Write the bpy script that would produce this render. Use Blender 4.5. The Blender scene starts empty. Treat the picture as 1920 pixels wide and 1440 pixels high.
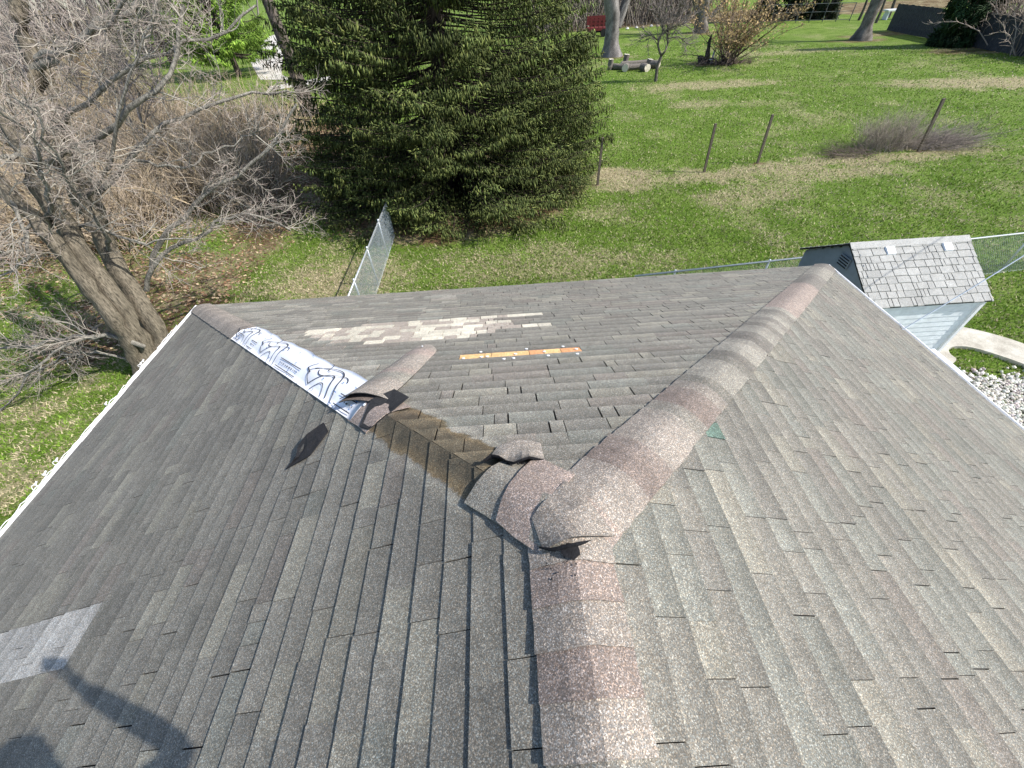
import bpy, math, random
import numpy as np
rng = np.random.default_rng(7); random.seed(7)
S = bpy.context.scene
COL = S.collection

# ---------------------------------------------------------------- camera, light, exposure
PIT = 2.4 / 5.5                      # roof rise per run
HW, RZ = 5.5, 2.4                    # half width of the house, ridge height above the eaves (eaves at z = 0)
GZ = -2.6                            # ground level
SL = math.sqrt(1 + PIT * PIT)
CAM = np.array([-0.1842, -0.6825, 3.8463])
AX_R = np.array([0.99778519, -0.05088066, -0.04284708])
AX_U = np.array([0.06632198, 0.71147923, 0.69957037])
AX_F = np.array([0.0051098, 0.70086266, -0.71327794])
FPX = 759.2
cd = bpy.data.cameras.new('camera'); cam = bpy.data.objects.new('camera', cd); COL.objects.link(cam)
cd.sensor_width = 36; cd.lens = FPX / 1920 * 36; cd.clip_start = 0.02; cd.clip_end = 2000
from mathutils import Matrix, Vector
m = Matrix(((AX_R[0], AX_U[0], -AX_F[0], CAM[0]), (AX_R[1], AX_U[1], -AX_F[1], CAM[1]), (AX_R[2], AX_U[2], -AX_F[2], CAM[2]), (0, 0, 0, 1)))
cam.matrix_world = m
S.camera = cam
SUN = Vector((0.7015, -0.164, 0.6936)).normalized()
w = bpy.data.worlds.new('World'); S.world = w; w.use_nodes = True
nt = w.node_tree; nt.nodes.clear()
sky = nt.nodes.new('ShaderNodeTexSky'); sky.sky_type = 'NISHITA'; sky.sun_disc = False
sky.sun_elevation = math.asin(SUN.z); sky.sun_rotation = math.atan2(SUN.x, SUN.y)
bg = nt.nodes.new('ShaderNodeBackground'); bg.inputs[1].default_value = 0.145
out = nt.nodes.new('ShaderNodeOutputWorld'); nt.links.new(sky.outputs[0], bg.inputs[0]); nt.links.new(bg.outputs[0], out.inputs[0])
ld = bpy.data.lights.new('sun', 'SUN'); ld.energy = 4.6; ld.angle = math.radians(0.5); ld.color = (1, 0.955, 0.89)
sun = bpy.data.objects.new('sun', ld); COL.objects.link(sun)
sun.rotation_euler = SUN.to_track_quat('Z', 'Y').to_euler()
S.view_settings.view_transform = 'Standard'; S.view_settings.look = 'None'; S.view_settings.gamma = 1
S.view_settings.exposure = 0.63; S.view_settings.use_curve_mapping = False

# ---------------------------------------------------------------- placing helpers (real world points for features of the photograph)
def ray(px, py):
    return AX_F + (px - 960) / FPX * AX_R - (py - 720) / FPX * AX_U
def G(px, py, h=0.0):
    v = ray(px, py); return CAM + v * ((GZ + h - CAM[2]) / v[2])
def AY(px, py, y):
    v = ray(px, py); return CAM + v * ((y - CAM[1]) / v[1])
def pxscale(P): return float((np.asarray(P) - CAM) @ AX_F) / FPX      # metres per photo pixel at P

# ---------------------------------------------------------------- materials
def newmat(name):
    mt = bpy.data.materials.new(name); mt.use_nodes = True
    n = mt.node_tree; b = n.nodes['Principled BSDF']; b.inputs['Roughness'].default_value = 0.85
    b.inputs['Specular IOR Level'].default_value = 0.25
    return mt, n, b
class NB:
    def __init__(s, nt): s.nt = nt
    def node(s, t, **k):
        n = s.nt.nodes.new(t)
        for a, v in k.items(): setattr(n, a, v)
        return n
    def link(s, a, b): s.nt.links.new(a, b)
    def val(s, sock, v):
        if isinstance(v, bpy.types.NodeSocket): s.link(v, sock)
        else: sock.default_value = v
    def math(s, op, a, b=0.0, c=None, clamp=False):
        n = s.node('ShaderNodeMath', operation=op, use_clamp=clamp); s.val(n.inputs[0], a); s.val(n.inputs[1], b)
        if c is not None: s.val(n.inputs[2], c)
        return n.outputs[0]
    def ramp(s, x, pts):
        n = s.node('ShaderNodeValToRGB'); e = n.color_ramp.elements
        while len(e) > 1: e.remove(e[-1])
        for i, (p, c) in enumerate(pts):
            el = e[0] if i == 0 else e.new(p)
            el.position = p; el.color = (c, c, c, 1) if isinstance(c, (int, float)) else (*c, 1)
        s.val(n.inputs[0], x); return n.outputs[0]
    def mix(s, f, a, b, mode='MIX'):
        n = s.node('ShaderNodeMix', data_type='RGBA', blend_type=mode); n.clamp_result = False
        s.val(n.inputs[0], f)
        for i, v in ((6, a), (7, b)):
            if isinstance(v, (tuple, list)): v = (*v[:3], 1)
            s.val(n.inputs[i], v)
        return n.outputs[2]
    def noise(s, vec, scale, det=3, rough=0.6, col=False):
        n = s.node('ShaderNodeTexNoise'); s.link(vec, n.inputs['Vector']); n.inputs['Scale'].default_value = scale
        n.inputs['Detail'].default_value = det; n.inputs['Roughness'].default_value = rough
        return n.outputs['Color' if col else 'Fac']
    def voro(s, vec, scale):
        n = s.node('ShaderNodeTexVoronoi'); s.link(vec, n.inputs['Vector']); n.inputs['Scale'].default_value = scale
        return n
    def pos(s): return s.node('ShaderNodeNewGeometry').outputs['Position']
    def attr(s, name): return s.node('ShaderNodeAttribute', attribute_name=name).outputs['Color']
    def bump(s, h, dist, b, strength=1.0):
        n = s.node('ShaderNodeBump'); n.inputs['Distance'].default_value = dist; n.inputs['Strength'].default_value = strength
        s.link(h, n.inputs['Height']); s.link(n.outputs[0], b.inputs['Normal'])

def mat_plain(name, col, rough=0.7, spread=0.25, scale=8, bump=0.0, metal=0.0, spec=0.25, det=4):
    mt, n, b = newmat(name); B = NB(n); p = B.pos()
    f = B.noise(p, scale, det)
    lo = tuple(c * (1 - spread) for c in col); hi = tuple(min(1, c * (1 + spread)) for c in col)
    B.link(B.ramp(f, [(0.3, lo), (0.7, hi)]), b.inputs['Base Color'])
    b.inputs['Roughness'].default_value = rough; b.inputs['Metallic'].default_value = metal; b.inputs['Specular IOR Level'].default_value = spec
    if bump: B.bump(B.noise(p, scale * 3, 4), bump, b)
    return mt

def mat_tint(name, rough=0.8, spread=0.25, scale=10, bump=0.0, spec=0.2, trans=0.0):
    mt, n, b = newmat(name); B = NB(n); p = B.pos()
    f = B.noise(p, scale, 4)
    c = B.mix(1.0, B.attr('tint'), B.ramp(f, [(0.3, 1 - spread), (0.7, 1 + spread)]), 'MULTIPLY')
    B.link(c, b.inputs['Base Color']); b.inputs['Roughness'].default_value = rough; b.inputs['Specular IOR Level'].default_value = spec
    if bump: B.bump(B.noise(p, scale * 3, 4), bump, b)
    if trans:
        t = B.node('ShaderNodeBsdfTranslucent'); B.link(c, t.inputs[0]); mx = B.node('ShaderNodeMixShader'); mx.inputs[0].default_value = trans
        B.link(b.outputs[0], mx.inputs[1]); B.link(t.outputs[0], mx.inputs[2]); B.link(mx.outputs[0], n.nodes['Material Output'].inputs[0])
    return mt

def mat_granule(name, contrast=1.0, stain=False, cscale=1.0):
    """mineral granules on asphalt: speckle from small cells of random brightness over a per-piece colour"""
    mt, n, b = newmat(name); B = NB(n); p = B.pos()
    v1 = B.voro(p, 290 * cscale); v2 = B.voro(p, 420 * cscale)
    r1 = B.node('ShaderNodeSeparateColor'); B.link(v1.outputs['Color'], r1.inputs[0])
    r2 = B.node('ShaderNodeSeparateColor'); B.link(v2.outputs['Color'], r2.inputs[0])
    lo1, hi1 = 1 - .60 * contrast, 1 + 1.5 * contrast
    g1 = B.ramp(r1.outputs[0], [(0.0, lo1), (0.35, 1 - .33 * contrast), (0.68, 1 - .02 * contrast), (0.86, 1 + .6 * contrast), (1.0, hi1)])
    g2 = B.ramp(r2.outputs[1], [(0.0, 0.68), (0.5, 0.92), (0.85, 1.12), (1.0, 1.65)])
    hue = B.mix(r1.outputs[2], (1.12, 0.99, 0.86), (0.92, 1.01, 1.08))
    big = B.ramp(B.noise(p, 1.3, 5, 0.65), [(0.25, 0.86), (0.5, 1.0), (0.75, 1.12)])
    med = B.ramp(B.noise(p, 14, 5, 0.7), [(0.25, 0.80), (0.75, 1.20)])
    c = B.mix(1.0, B.attr('tint'), g1, 'MULTIPLY'); c = B.mix(1.0, c, g2, 'MULTIPLY'); c = B.mix(1.0, c, hue, 'MULTIPLY')
    c = B.mix(1.0, c, big, 'MULTIPLY'); c = B.mix(1.0, c, med, 'MULTIPLY')
    if stain:      # weathering where the missing hip caps used to cover the left hip line (x = -y)
        sp = B.node('ShaderNodeSeparateXYZ'); B.link(p, sp.inputs[0]); x, y = sp.outputs[0], sp.outputs[1]
        wob = B.math('MULTIPLY', B.math('SUBTRACT', B.noise(p, 7, 3), 0.5), 0.10)
        t = B.math('MULTIPLY', B.math('SUBTRACT', y, x), 0.5)
        d = B.math('ADD', B.math('MULTIPLY', B.math('ADD', x, y), 0.7071), wob)
        ad = B.math('ABSOLUTE', B.math('SUBTRACT', d, 0.012))
        ad = B.math('ADD', ad, B.math('MULTIPLY', B.math('SUBTRACT', B.noise(p, 45, 4, .7), .5), .05)); inside = B.ramp(ad, [(0.138, 1.0), (0.150, 0.0)])
        along = B.math('MULTIPLY', B.ramp(B.math('ADD', t, wob), [(0.26, 0.0), (0.29, 1.0)]), B.ramp(B.math('ADD', t, wob), [(0.93, 1.0), (1.0, 0.0)]))
        sm = B.math('MULTIPLY', inside, along)
        tone = B.mix(B.ramp(B.noise(p, 9, 3), [(.35, 0.), (.65, 1.)]), (0.36, 0.33, 0.27), (0.66, 0.57, 0.44))
        rim = B.ramp(ad, [(0.09, 0.0), (0.14, 1.0)])
        tone = B.mix(rim, tone, (0.85, 0.68, 0.46))
        c = B.mix(sm, c, B.mix(1.0, c, tone, 'MULTIPLY'))
        halo = B.math('MULTIPLY', B.ramp(ad, [(0.14, 0.0), (0.165, 1.0), (0.185, 1.0), (0.22, 0.0)]), B.ramp(t, [(0.2, 0.0), (0.3, 1.0), (1.1, 1.0), (1.2, 0.0)]) if False else along)
        c = B.mix(B.math('MULTIPLY', halo, 0.55), c, B.mix(1.0, c, (1.6, 1.6, 1.55), 'MULTIPLY'))
    B.link(c, b.inputs['Base Color']); b.inputs['Roughness'].default_value = 0.8; b.inputs['Specular IOR Level'].default_value = 0.35
    B.bump(r1.outputs[0], 0.0009, b, 0.6)
    return mt

M_SH = mat_granule('shingle_granules', .62, stain=True)
M_CAP = mat_granule('cap_granules', .72)
M_ASPH = mat_granule('bare_asphalt', 0.6)
M_WHITE = mat_plain('white_painted_metal', (0.78, 0.79, 0.80), 0.45, 0.06, 5)
M_SHEET = mat_plain('underlayment_sheet', (0.74, 0.76, 0.82), 0.5, 0.06, 3, bump=0.002)
M_INK = mat_plain('dark_print', (0.05, 0.05, 0.06), 0.7, 0.3, 30)
M_BLUE = mat_plain('blue_print', (0.10, 0.2, 0.42), 0.7, 0.2, 30)
M_DECK = mat_plain('roof_felt', (0.03, 0.03, 0.03), 0.9, 0.2, 20)
M_NAIL = mat_plain('plastic_cap_nail', (0.8, 0.82, 0.84), 0.4, 0.05, 20)
M_GALV = mat_plain('galvanised_steel', (0.55, 0.58, 0.60), 0.4, 0.15, 20, metal=0.6, spec=0.5)
M_MESHW = mat_plain('galvanised_wire', (0.50, 0.56, 0.60), 0.5, 0.15, 20, metal=0.3, spec=0.5)
M_BARK, n_, b_ = newmat('bark'); B = NB(n_)
mp = B.node('ShaderNodeMapping'); mp.inputs['Scale'].default_value = (1, 1, .16); B.link(B.pos(), mp.inputs[0])
bn = B.noise(mp.outputs[0], 34, 5, .7)
B.link(B.mix(1.0, B.attr('tint'), B.ramp(bn, [(.36, .35), (.5, .95), (.66, 1.5)]), 'MULTIPLY'), b_.inputs['Base Color']); b_.inputs['Roughness'].default_value = .92
B.bump(bn, .03, b_)
M_TWIG = mat_tint('twigs', 0.85, 0.2, 5)
M_FOL = mat_tint('needles', 0.75, 0.3, 6, trans=0.12)
M_BLADE = mat_tint('grass_blades', 0.7, 0.2, 3, trans=0.25)
M_GEN = mat_tint('painted', 0.6, 0.06, 12)
M_CLOTH = mat_tint('cloth', 0.9, 0.1, 20)

# ---------------------------------------------------------------- mesh helpers
def link(o, parent=None):
    COL.objects.link(o)
    if parent is not None: o.parent = parent
    return o
def tag(o, label=None, cat=None, group=None, kind=None):
    if label: o['label'] = label
    if cat: o['category'] = cat
    if group: o['group'] = group
    if kind: o['kind'] = kind
    return o
def empty(name, loc=(0, 0, 0)):
    o = bpy.data.objects.new(name, None); o.location = loc; o.empty_display_size = .2; COL.objects.link(o); return o
def meshobj(name, V, F, mat, parent=None, tint=None, smooth=False, mats=None, fmat=None):
    """V (n,3); F list of index lists or an int array (m,k); tint: one colour or (n,3)"""
    me = bpy.data.meshes.new(name)
    V = np.asarray(V, dtype=np.float64)
    off = np.zeros(3)
    if parent is not None: off = np.array(parent_world(parent))
    V = V - off
    if isinstance(F, np.ndarray):
        me.vertices.add(len(V)); me.vertices.foreach_set('co', V.astype(np.float32).ravel())
        k = F.shape[1]; me.loops.add(F.size); me.loops.foreach_set('vertex_index', F.astype(np.int32).ravel())
        me.polygons.add(len(F)); me.polygons.foreach_set('loop_start', np.arange(0, F.size, k, dtype=np.int32))
        me.update(calc_edges=True)
    else:
        me.from_pydata(V.tolist(), [], [list(f) for f in F])
    if tint is not None:
        a = me.color_attributes.new('tint', 'FLOAT_COLOR', 'POINT')
        t = np.ones((len(V), 4), np.float32); t[:, :3] = np.asarray(tint); a.data.foreach_set('color', t.ravel())
    for q in (mats or [mat]): me.materials.append(q)
    if fmat is not None: me.polygons.foreach_set('material_index', np.asarray(fmat, np.int32))
    if smooth: me.polygons.foreach_set('use_smooth', np.ones(len(me.polygons), bool))
    me.update()
    return link(bpy.data.objects.new(name, me), parent)
def parent_world(p):
    l = np.array(p.location)
    while p.parent is not None: p = p.parent; l = l + np.array(p.location)
    return l
class Acc:
    """collects geometry with mixed face sizes"""
    def __init__(s): s.V = []; s.F = []; s.T = []; s.M = []; s.n = 0
    def add(s, V, F, t=(1, 1, 1), mi=0):
        V = np.asarray(V, float); s.V.append(V); s.F += [tuple(int(i) + s.n for i in f) for f in F]
        s.T.append(np.broadcast_to(np.asarray(t, float), (len(V), 3))); s.M += [mi] * len(F); s.n += len(V)
    def build(s, name, mat, parent=None, smooth=False, mats=None):
        return meshobj(name, np.concatenate(s.V), s.F, mat, parent, np.concatenate(s.T), smooth, mats, s.M if mats else None)
BOXF = [(0, 3, 2, 1), (4, 5, 6, 7), (0, 1, 5, 4), (1, 2, 6, 5), (2, 3, 7, 6), (3, 0, 4, 7)]
def boxv(c, s, R=None):
    c = np.array(c, float); s = np.array(s, float) / 2
    v = np.array([[-1, -1, -1], [1, -1, -1], [1, 1, -1], [-1, 1, -1], [-1, -1, 1], [1, -1, 1], [1, 1, 1], [-1, 1, 1]]) * s
    if R is not None: v = v @ np.array(R).T
    return v + c
def rotz(a):
    c, s = math.cos(a), math.sin(a); return np.array([[c, -s, 0], [s, c, 0], [0, 0, 1]])
def frame(d):
    d = d / (np.linalg.norm(d, axis=-1, keepdims=True) + 1e-12)
    ref = np.where(np.abs(d[..., 2:3]) > 0.9, np.array([1., 0, 0]), np.array([0, 0, 1.]))
    a = np.cross(d, ref); a /= np.linalg.norm(a, axis=-1, keepdims=True) + 1e-12
    return a, np.cross(d, a)
def tubes(P, R, sides=3):
    """P (N,K,3) polylines, R (N,K) radii -> V, F(quads)"""
    N, K, _ = P.shape
    T = np.gradient(P, axis=1); a, b = frame(T)
    th = np.arange(sides) * 2 * math.pi / sides
    V = P[:, :, None] + R[:, :, None, None] * (a[:, :, None] * np.cos(th)[:, None] + b[:, :, None] * np.sin(th)[:, None])
    base = np.arange(N * K).reshape(N, K) * sides
    i = np.arange(sides); j = (i + 1) % sides
    A = base[:, :-1, None]; Bn = base[:, 1:, None]
    F = np.stack([A + i, A + j, Bn + j, Bn + i], -1).reshape(-1, 4)
    return V.reshape(-1, 3), F
def merge(L):
    V = []; F = []; T = []; n = 0
    for v, f, t in L:
        V.append(v); F.append(f + n); T.append(np.broadcast_to(np.asarray(t, float), (len(v), 3))); n += len(v)
    return np.concatenate(V), np.concatenate(F), np.concatenate(T)
def resample(p, K):
    p = np.asarray(p, float); d = np.r_[0, np.cumsum(np.linalg.norm(np.diff(p, axis=0), axis=1))]
    t = np.linspace(0, d[-1], K)
    return np.stack([np.interp(t, d, p[:, i]) for i in range(p.shape[1])], 1)
def smoothp(p, K, it=3):
    q = resample(p, K)
    for _ in range(it): q[1:-1] = (q[:-2] + 2 * q[1:-1] + q[2:]) / 4
    return q
def tube1(p, r, sides=8, wob=0.0):
    p = np.asarray(p, float); r = np.broadcast_to(np.asarray(r, float), (len(p),))
    V, F = tubes(p[None], r[None], sides)
    if wob: V = V + rng.normal(0, wob, V.shape)
    return V, F
def capped(V, F, sides):
    n = len(V); return [tuple(f) for f in F] + [tuple(range(sides))[::-1], tuple(range(n - sides, n))]

# value noise for masks
_g = rng.random((64, 64))
def vnoise(x, y, sc, seed=0):
    x = np.asarray(x) * sc + seed * 17.3; y = np.asarray(y) * sc + seed * 9.1
    xi = np.floor(x).astype(int); yi = np.floor(y).astype(int); fx = x - xi; fy = y - yi
    fx = fx * fx * (3 - 2 * fx); fy = fy * fy * (3 - 2 * fy)
    g = lambda a, b: _g[a % 64, b % 64]
    return (g(xi, yi) * (1 - fx) + g(xi + 1, yi) * fx) * (1 - fy) + (g(xi, yi + 1) * (1 - fx) + g(xi + 1, yi + 1) * fx) * fy
def fbm(x, y, sc, seed=0, o=4):
    return sum(vnoise(x, y, sc * 2 ** i, seed + i) * .5 ** i for i in range(o)) / sum(.5 ** i for i in range(o))
def sstep(a, b, x): t = np.clip((x - a) / (b - a), 0, 1); return t * t * (3 - 2 * t)
def blob(x, y, cx, cy, rx, ry, rot=0):
    c, s = math.cos(rot), math.sin(rot); dx = x - cx; dy = y - cy
    return np.sqrt(((dx * c + dy * s) / rx) ** 2 + ((-dx * s + dy * c) / ry) ** 2)

# ---------------------------------------------------------------- ground
def dry_mask(x, y):
    n = fbm(x, y, .55, 1); d = .12 + 0.42 * sstep(.50, .80, n)
    f2 = fbm(x, y, 1.8, 5)
    line = 17.0 + (x - 4) * .11
    d = np.maximum(d, sstep(1.5, .3, np.abs(y - line + .2) + (f2 - .5) * 2.6) * sstep(2, 5, x) * sstep(26, 19, x) * .85)
    d = np.maximum(d, sstep(1.2, .5, blob(x, y, 5.2, 18.0, 1.7, 1.2) + (f2 - .5) * .5))
    d = np.maximum(d, sstep(1.2, .3, blob(x, y, 9.8, 15.0, 3.4, 1.8, .2) + (f2 - .5)) * .7)
    d = np.maximum(d, sstep(1.3, .3, blob(x, y, 14., 16.6, 5, 1.0, .1) + (f2 - .5)) * .8)
    d = np.maximum(d, sstep(1.3, .2, blob(x, y, -5.5, 10.6, 3.4, 2.2) + (f2 - .5) * .8) * .85)
    d = np.maximum(d, sstep(1.3, .2, blob(x, y, 1.0, 10.8, 5.5, 1.6) + (f2 - .5) * 1.2) * .6)
    d = np.maximum(d, sstep(1.2, .4, blob(x, y, 15.5, 35., 7, 2.0) + (f2 - .5)) * .8)
    d = np.maximum(d, sstep(1.2, .4, blob(x, y, 33., 30., 9, 2.6, -.25) + (f2 - .5)) * .9)
    d = np.maximum(d, sstep(1.2, .4, blob(x, y, 13, 29.5, 3, 1.6) + (f2 - .5)) * .7)
    d = np.maximum(d, sstep(1.3, .3, blob(x, y, 27, 47., 9, 2.0) + (f2 - .5)) * .7)
    d = np.maximum(d, sstep(-8.0, -10.0, x) * sstep(11, 5, y) * sstep(.40, .62, f2) * .75)
    return np.clip(d, 0, 1)
def litter_mask(x, y):
    f = fbm(x, y, .8, 9)
    l = sstep(1.25, .6, blob(x, y, -19, 24, 11.5, 13.5, .3) + (f - .5) * .45)
    l = np.maximum(l, sstep(1.1, .8, blob(x, y, -10, 22, 2.6, 10, .12) + (f - .5) * .4))
    l = np.maximum(l, sstep(1.1, .7, blob(x, y, -10.8, 10.6, 3.2, 3.4) + (f - .5) * .6) * .9)
    l = np.maximum(l, sstep(1.12, .88, blob(x, y, -2.2, 18.4, 5.9, 5.8) + (f - .5) * .2))
    l = np.maximum(l, sstep(30, 36, y) * sstep(-.60, -.72, x / np.maximum(y, 1)))
    l = np.maximum(l, sstep(.4, 1, sstep(72, 78, y + (f - .5) * 4) * sstep(100, 90, y) * sstep(8, 12, x)))
    for (px, py, rx, ry) in ((1340, 118, 3.2, 1.3), (1315, 62, 2.6, 1.5), (1610, 76, 3.4, 1.4), (1700, 62, 8, 1.8), (1860, 92, 6, 2.2), (1150, 107, 2.2, 1.2)):
        g = G(px, py); l = np.maximum(l, sstep(1.15, .8, blob(x, y, g[0], g[1], rx, ry) + (f - .5) * .6) * .85)
    for (px, py, r) in ((1120, 349, .25), (1320, 324, .25), (1425, 306, .45), (1722, 284, .3)):
        g = G(px, py); l = np.maximum(l, sstep(1.1, .5, blob(x, y, g[0], g[1], r, r * .7)))
    return np.clip(l, 0, 1)

def sinhspace(a, b, n, c, k):
    t = np.linspace(np.arcsinh((a - c) / k), np.arcsinh((b - c) / k), n); return c + k * np.sinh(t)
xs = sinhspace(-400, 400, 320, 2, 9); ys = sinhspace(-120, 700, 320, 12, 9)
X, Y = np.meshgrid(xs, ys)
Zg = GZ + (fbm(X, Y, .35, 3) - .5) * .10 * sstep(250, 40, np.abs(X) + np.abs(Y))
Vg = np.stack([X, Y, Zg], -1).reshape(-1, 3)
idx = np.arange(len(Vg)).reshape(X.shape)
Fg = np.stack([idx[:-1, :-1], idx[:-1, 1:], idx[1:, 1:], idx[1:, :-1]], -1).reshape(-1, 4)
tg = np.stack([dry_mask(X, Y), litter_mask(X, Y), np.zeros_like(X)], -1).reshape(-1, 3)
mt, n_, b_ = newmat('lawn_ground'); B = NB(n_); p = B.pos()
sep = B.node('ShaderNodeSeparateColor'); B.link(B.attr('tint'), sep.inputs[0])
fine = B.noise(p, 9, 5, 0.75); fine2 = B.noise(p, 38, 3, .7)
green = B.mix(B.ramp(B.noise(p, .7, 4), [(.35, 0.), (.65, 1.)]), (0.090, 0.155, 0.018), (0.15, 0.22, 0.042))
green = B.mix(1.0, green, B.ramp(fine2, [(.3, .45), (.7, 1.5)]), 'MULTIPLY')
tan = B.mix(fine2, (0.20, 0.165, 0.09), (0.50, 0.43, 0.27))
dm = B.math('MULTIPLY_ADD', B.math('SUBTRACT', fine, .5), 2.6, sep.outputs[0])
dm = B.ramp(dm, [(.30, 0.), (1.0, 1.)])
c = B.mix(dm, green, tan)
lit = B.mix(B.ramp(B.noise(p, 26, 4, .8), [(.38, 0.), (.62, 1.)]), (0.05, 0.030, 0.018), (0.20, 0.12, 0.07))
lit = B.mix(B.ramp(B.noise(p, .9, 4), [(.45, 0.), (.6, .6)]), lit, tan)
lm = B.ramp(B.math('MULTIPLY_ADD', B.math('SUBTRACT', fine, .5), 3.0, sep.outputs[1]), [(.3, 0.), (1.0, 1.)])
c = B.mix(lm, c, lit)
B.link(c, b_.inputs['Base Color']); b_.inputs['Roughness'].default_value = .95; b_.inputs['Specular IOR Level'].default_value = .1
B.bump(B.math('ADD', fine, B.math('MULTIPLY', fine2, .6)), .07, b_, 1.0)
lawn = meshobj('ground', Vg, Fg, mt, tint=tg, smooth=True); tag(lawn, 'green backyard lawn with straw coloured dry patches and brown leaf litter', 'lawn', kind='structure')

# concrete walk (ring path) and white gravel bed
def slab(name, outline, z0, th, mat, label, cat, kind=None, tint=None):
    n = len(outline); o = np.array([[a, b_, GZ + z0 + th] for a, b_ in outline]); u = o.copy(); u[:, 2] = GZ - .1
    V = np.concatenate([o, u]); F = [tuple(range(n))] + [(i, i + n, (i + 1) % n + n, (i + 1) % n) for i in range(n)]
    ob = meshobj(name, V, F, mat, tint=tint if tint is not None else (1, 1, 1)); tag(ob, label, cat, kind=kind); return ob
mc, n_, b_ = newmat('worn_concrete'); B = NB(n_); p = B.pos()
c = B.ramp(B.noise(p, 2.2, 6, .7), [(.3, (.30, .27, .22)), (.5, (.46, .43, .36)), (.7, (.60, .57, .50))])
c = B.mix(1.0, c, B.ramp(B.noise(p, 60, 3, .7), [(.3, .75), (.7, 1.15)]), 'MULTIPLY')
B.link(c, b_.inputs['Base Color']); b_.inputs['Roughness'].default_value = .9; B.bump(B.noise(p, 40, 3), .004, b_)
outer = [(8.0, 4.9), (8.2, 6.2), (9.0, 6.55), (10.1, 6.7), (10.75, 6.45), (11.35, 5.95), (11.7, 5.35), (11.95, 4.5)]
inner = [(11.25, 4.4), (11.0, 4.95), (10.75, 5.32), (10.3, 5.78), (9.95, 5.86), (9.72, 5.78), (9.62, 5.6), (9.66, 5.42), (9.3, 5.25), (8.9, 5.0)]
def chaik(P, it=2, closed=False):
    P = np.array(P, float)
    for _ in range(it):
        Q = [P[0]]
        for a, b_ in zip(P[:-1], P[1:]): Q += [a * .75 + b_ * .25, a * .25 + b_ * .75]
        Q.append(P[-1]); P = np.array(Q)
    return P
slab('concrete_walk', list(chaik(outer)) + list(chaik(inner)), 0.0, .075, mc, 'curved worn concrete walk beside the small shed', 'path', kind='structure')
def inpoly(x, y, P):
    r = np.zeros(np.shape(x), bool); n = len(P)
    for i in range(n):
        x1, y1 = P[i]; x2, y2 = P[(i + 1) % n]
        r ^= ((y1 > y) != (y2 > y)) & (x < (x2 - x1) * (y - y1) / (y2 - y1 + 1e-12) + x1)
    return r
WALK = list(chaik(outer)) + list(chaik(inner))
# gravel stones
def gravel_mask(x, y): return sstep(5.35, 4.45, y + (fbm(x, y, 1.5, 4) - .5) * .9 + (x - 9.6) * .12) * (x > 5) * (x < 14) * (y > -6)
def stones(n):
    x = rng.uniform(7.6, 12.5, n); y = rng.uniform(1.2, 5.3, n)
    k = (rng.random(n) < gravel_mask(x, y)) & ~inpoly(x, y, WALK); x, y = x[k], y[k]; n = len(x)
    ico = np.array([[0, 0, 1], [.9, 0, .3], [.28, .85, .3], [-.72, .53, .3], [-.72, -.53, .3], [.28, -.85, .3], [.6, .45, -.5], [-.6, .45, -.5], [-.2, -.8, -.5]])
    f = np.array([[0, 1, 2], [0, 2, 3], [0, 3, 4], [0, 4, 5], [0, 5, 1], [1, 6, 2], [2, 6, 7], [2, 7, 3], [3, 7, 4], [4, 7, 8], [4, 8, 5], [5, 8, 1], [1, 8, 6]])
    s = rng.uniform(.020, .048, n)
    a = rng.uniform(0, 6.3, n); ca, sa = np.cos(a), np.sin(a)
    v = ico[None] * (s[:, None, None] * rng.uniform(.7, 1.25, (n, 1, 3))) * (1 + rng.normal(0, .12, (n, 9, 1)))
    v = np.stack([v[..., 0] * ca[:, None] - v[..., 1] * sa[:, None] + x[:, None], v[..., 0] * sa[:, None] + v[..., 1] * ca[:, None] + y[:, None], v[..., 2] + GZ + .02 + rng.uniform(0, .02, (n, 1))], -1)
    t = np.repeat((np.array([[.66, .63, .56]]) * rng.uniform(.45, 1.25, (n, 1)) + rng.normal(0, .02, (n, 3))).clip(.05, .9), 9, 0)
    return v.reshape(-1, 3), (f[None] + np.arange(n)[:, None, None] * 9).reshape(-1, 3), t
v, f, t = stones(13000)
tag(meshobj('gravel', v, f, mat_tint('pale_stone', .8, .15, 40), tint=t), 'bed of pale white and grey gravel stones beyond the right eave', 'gravel', kind='stuff')

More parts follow.
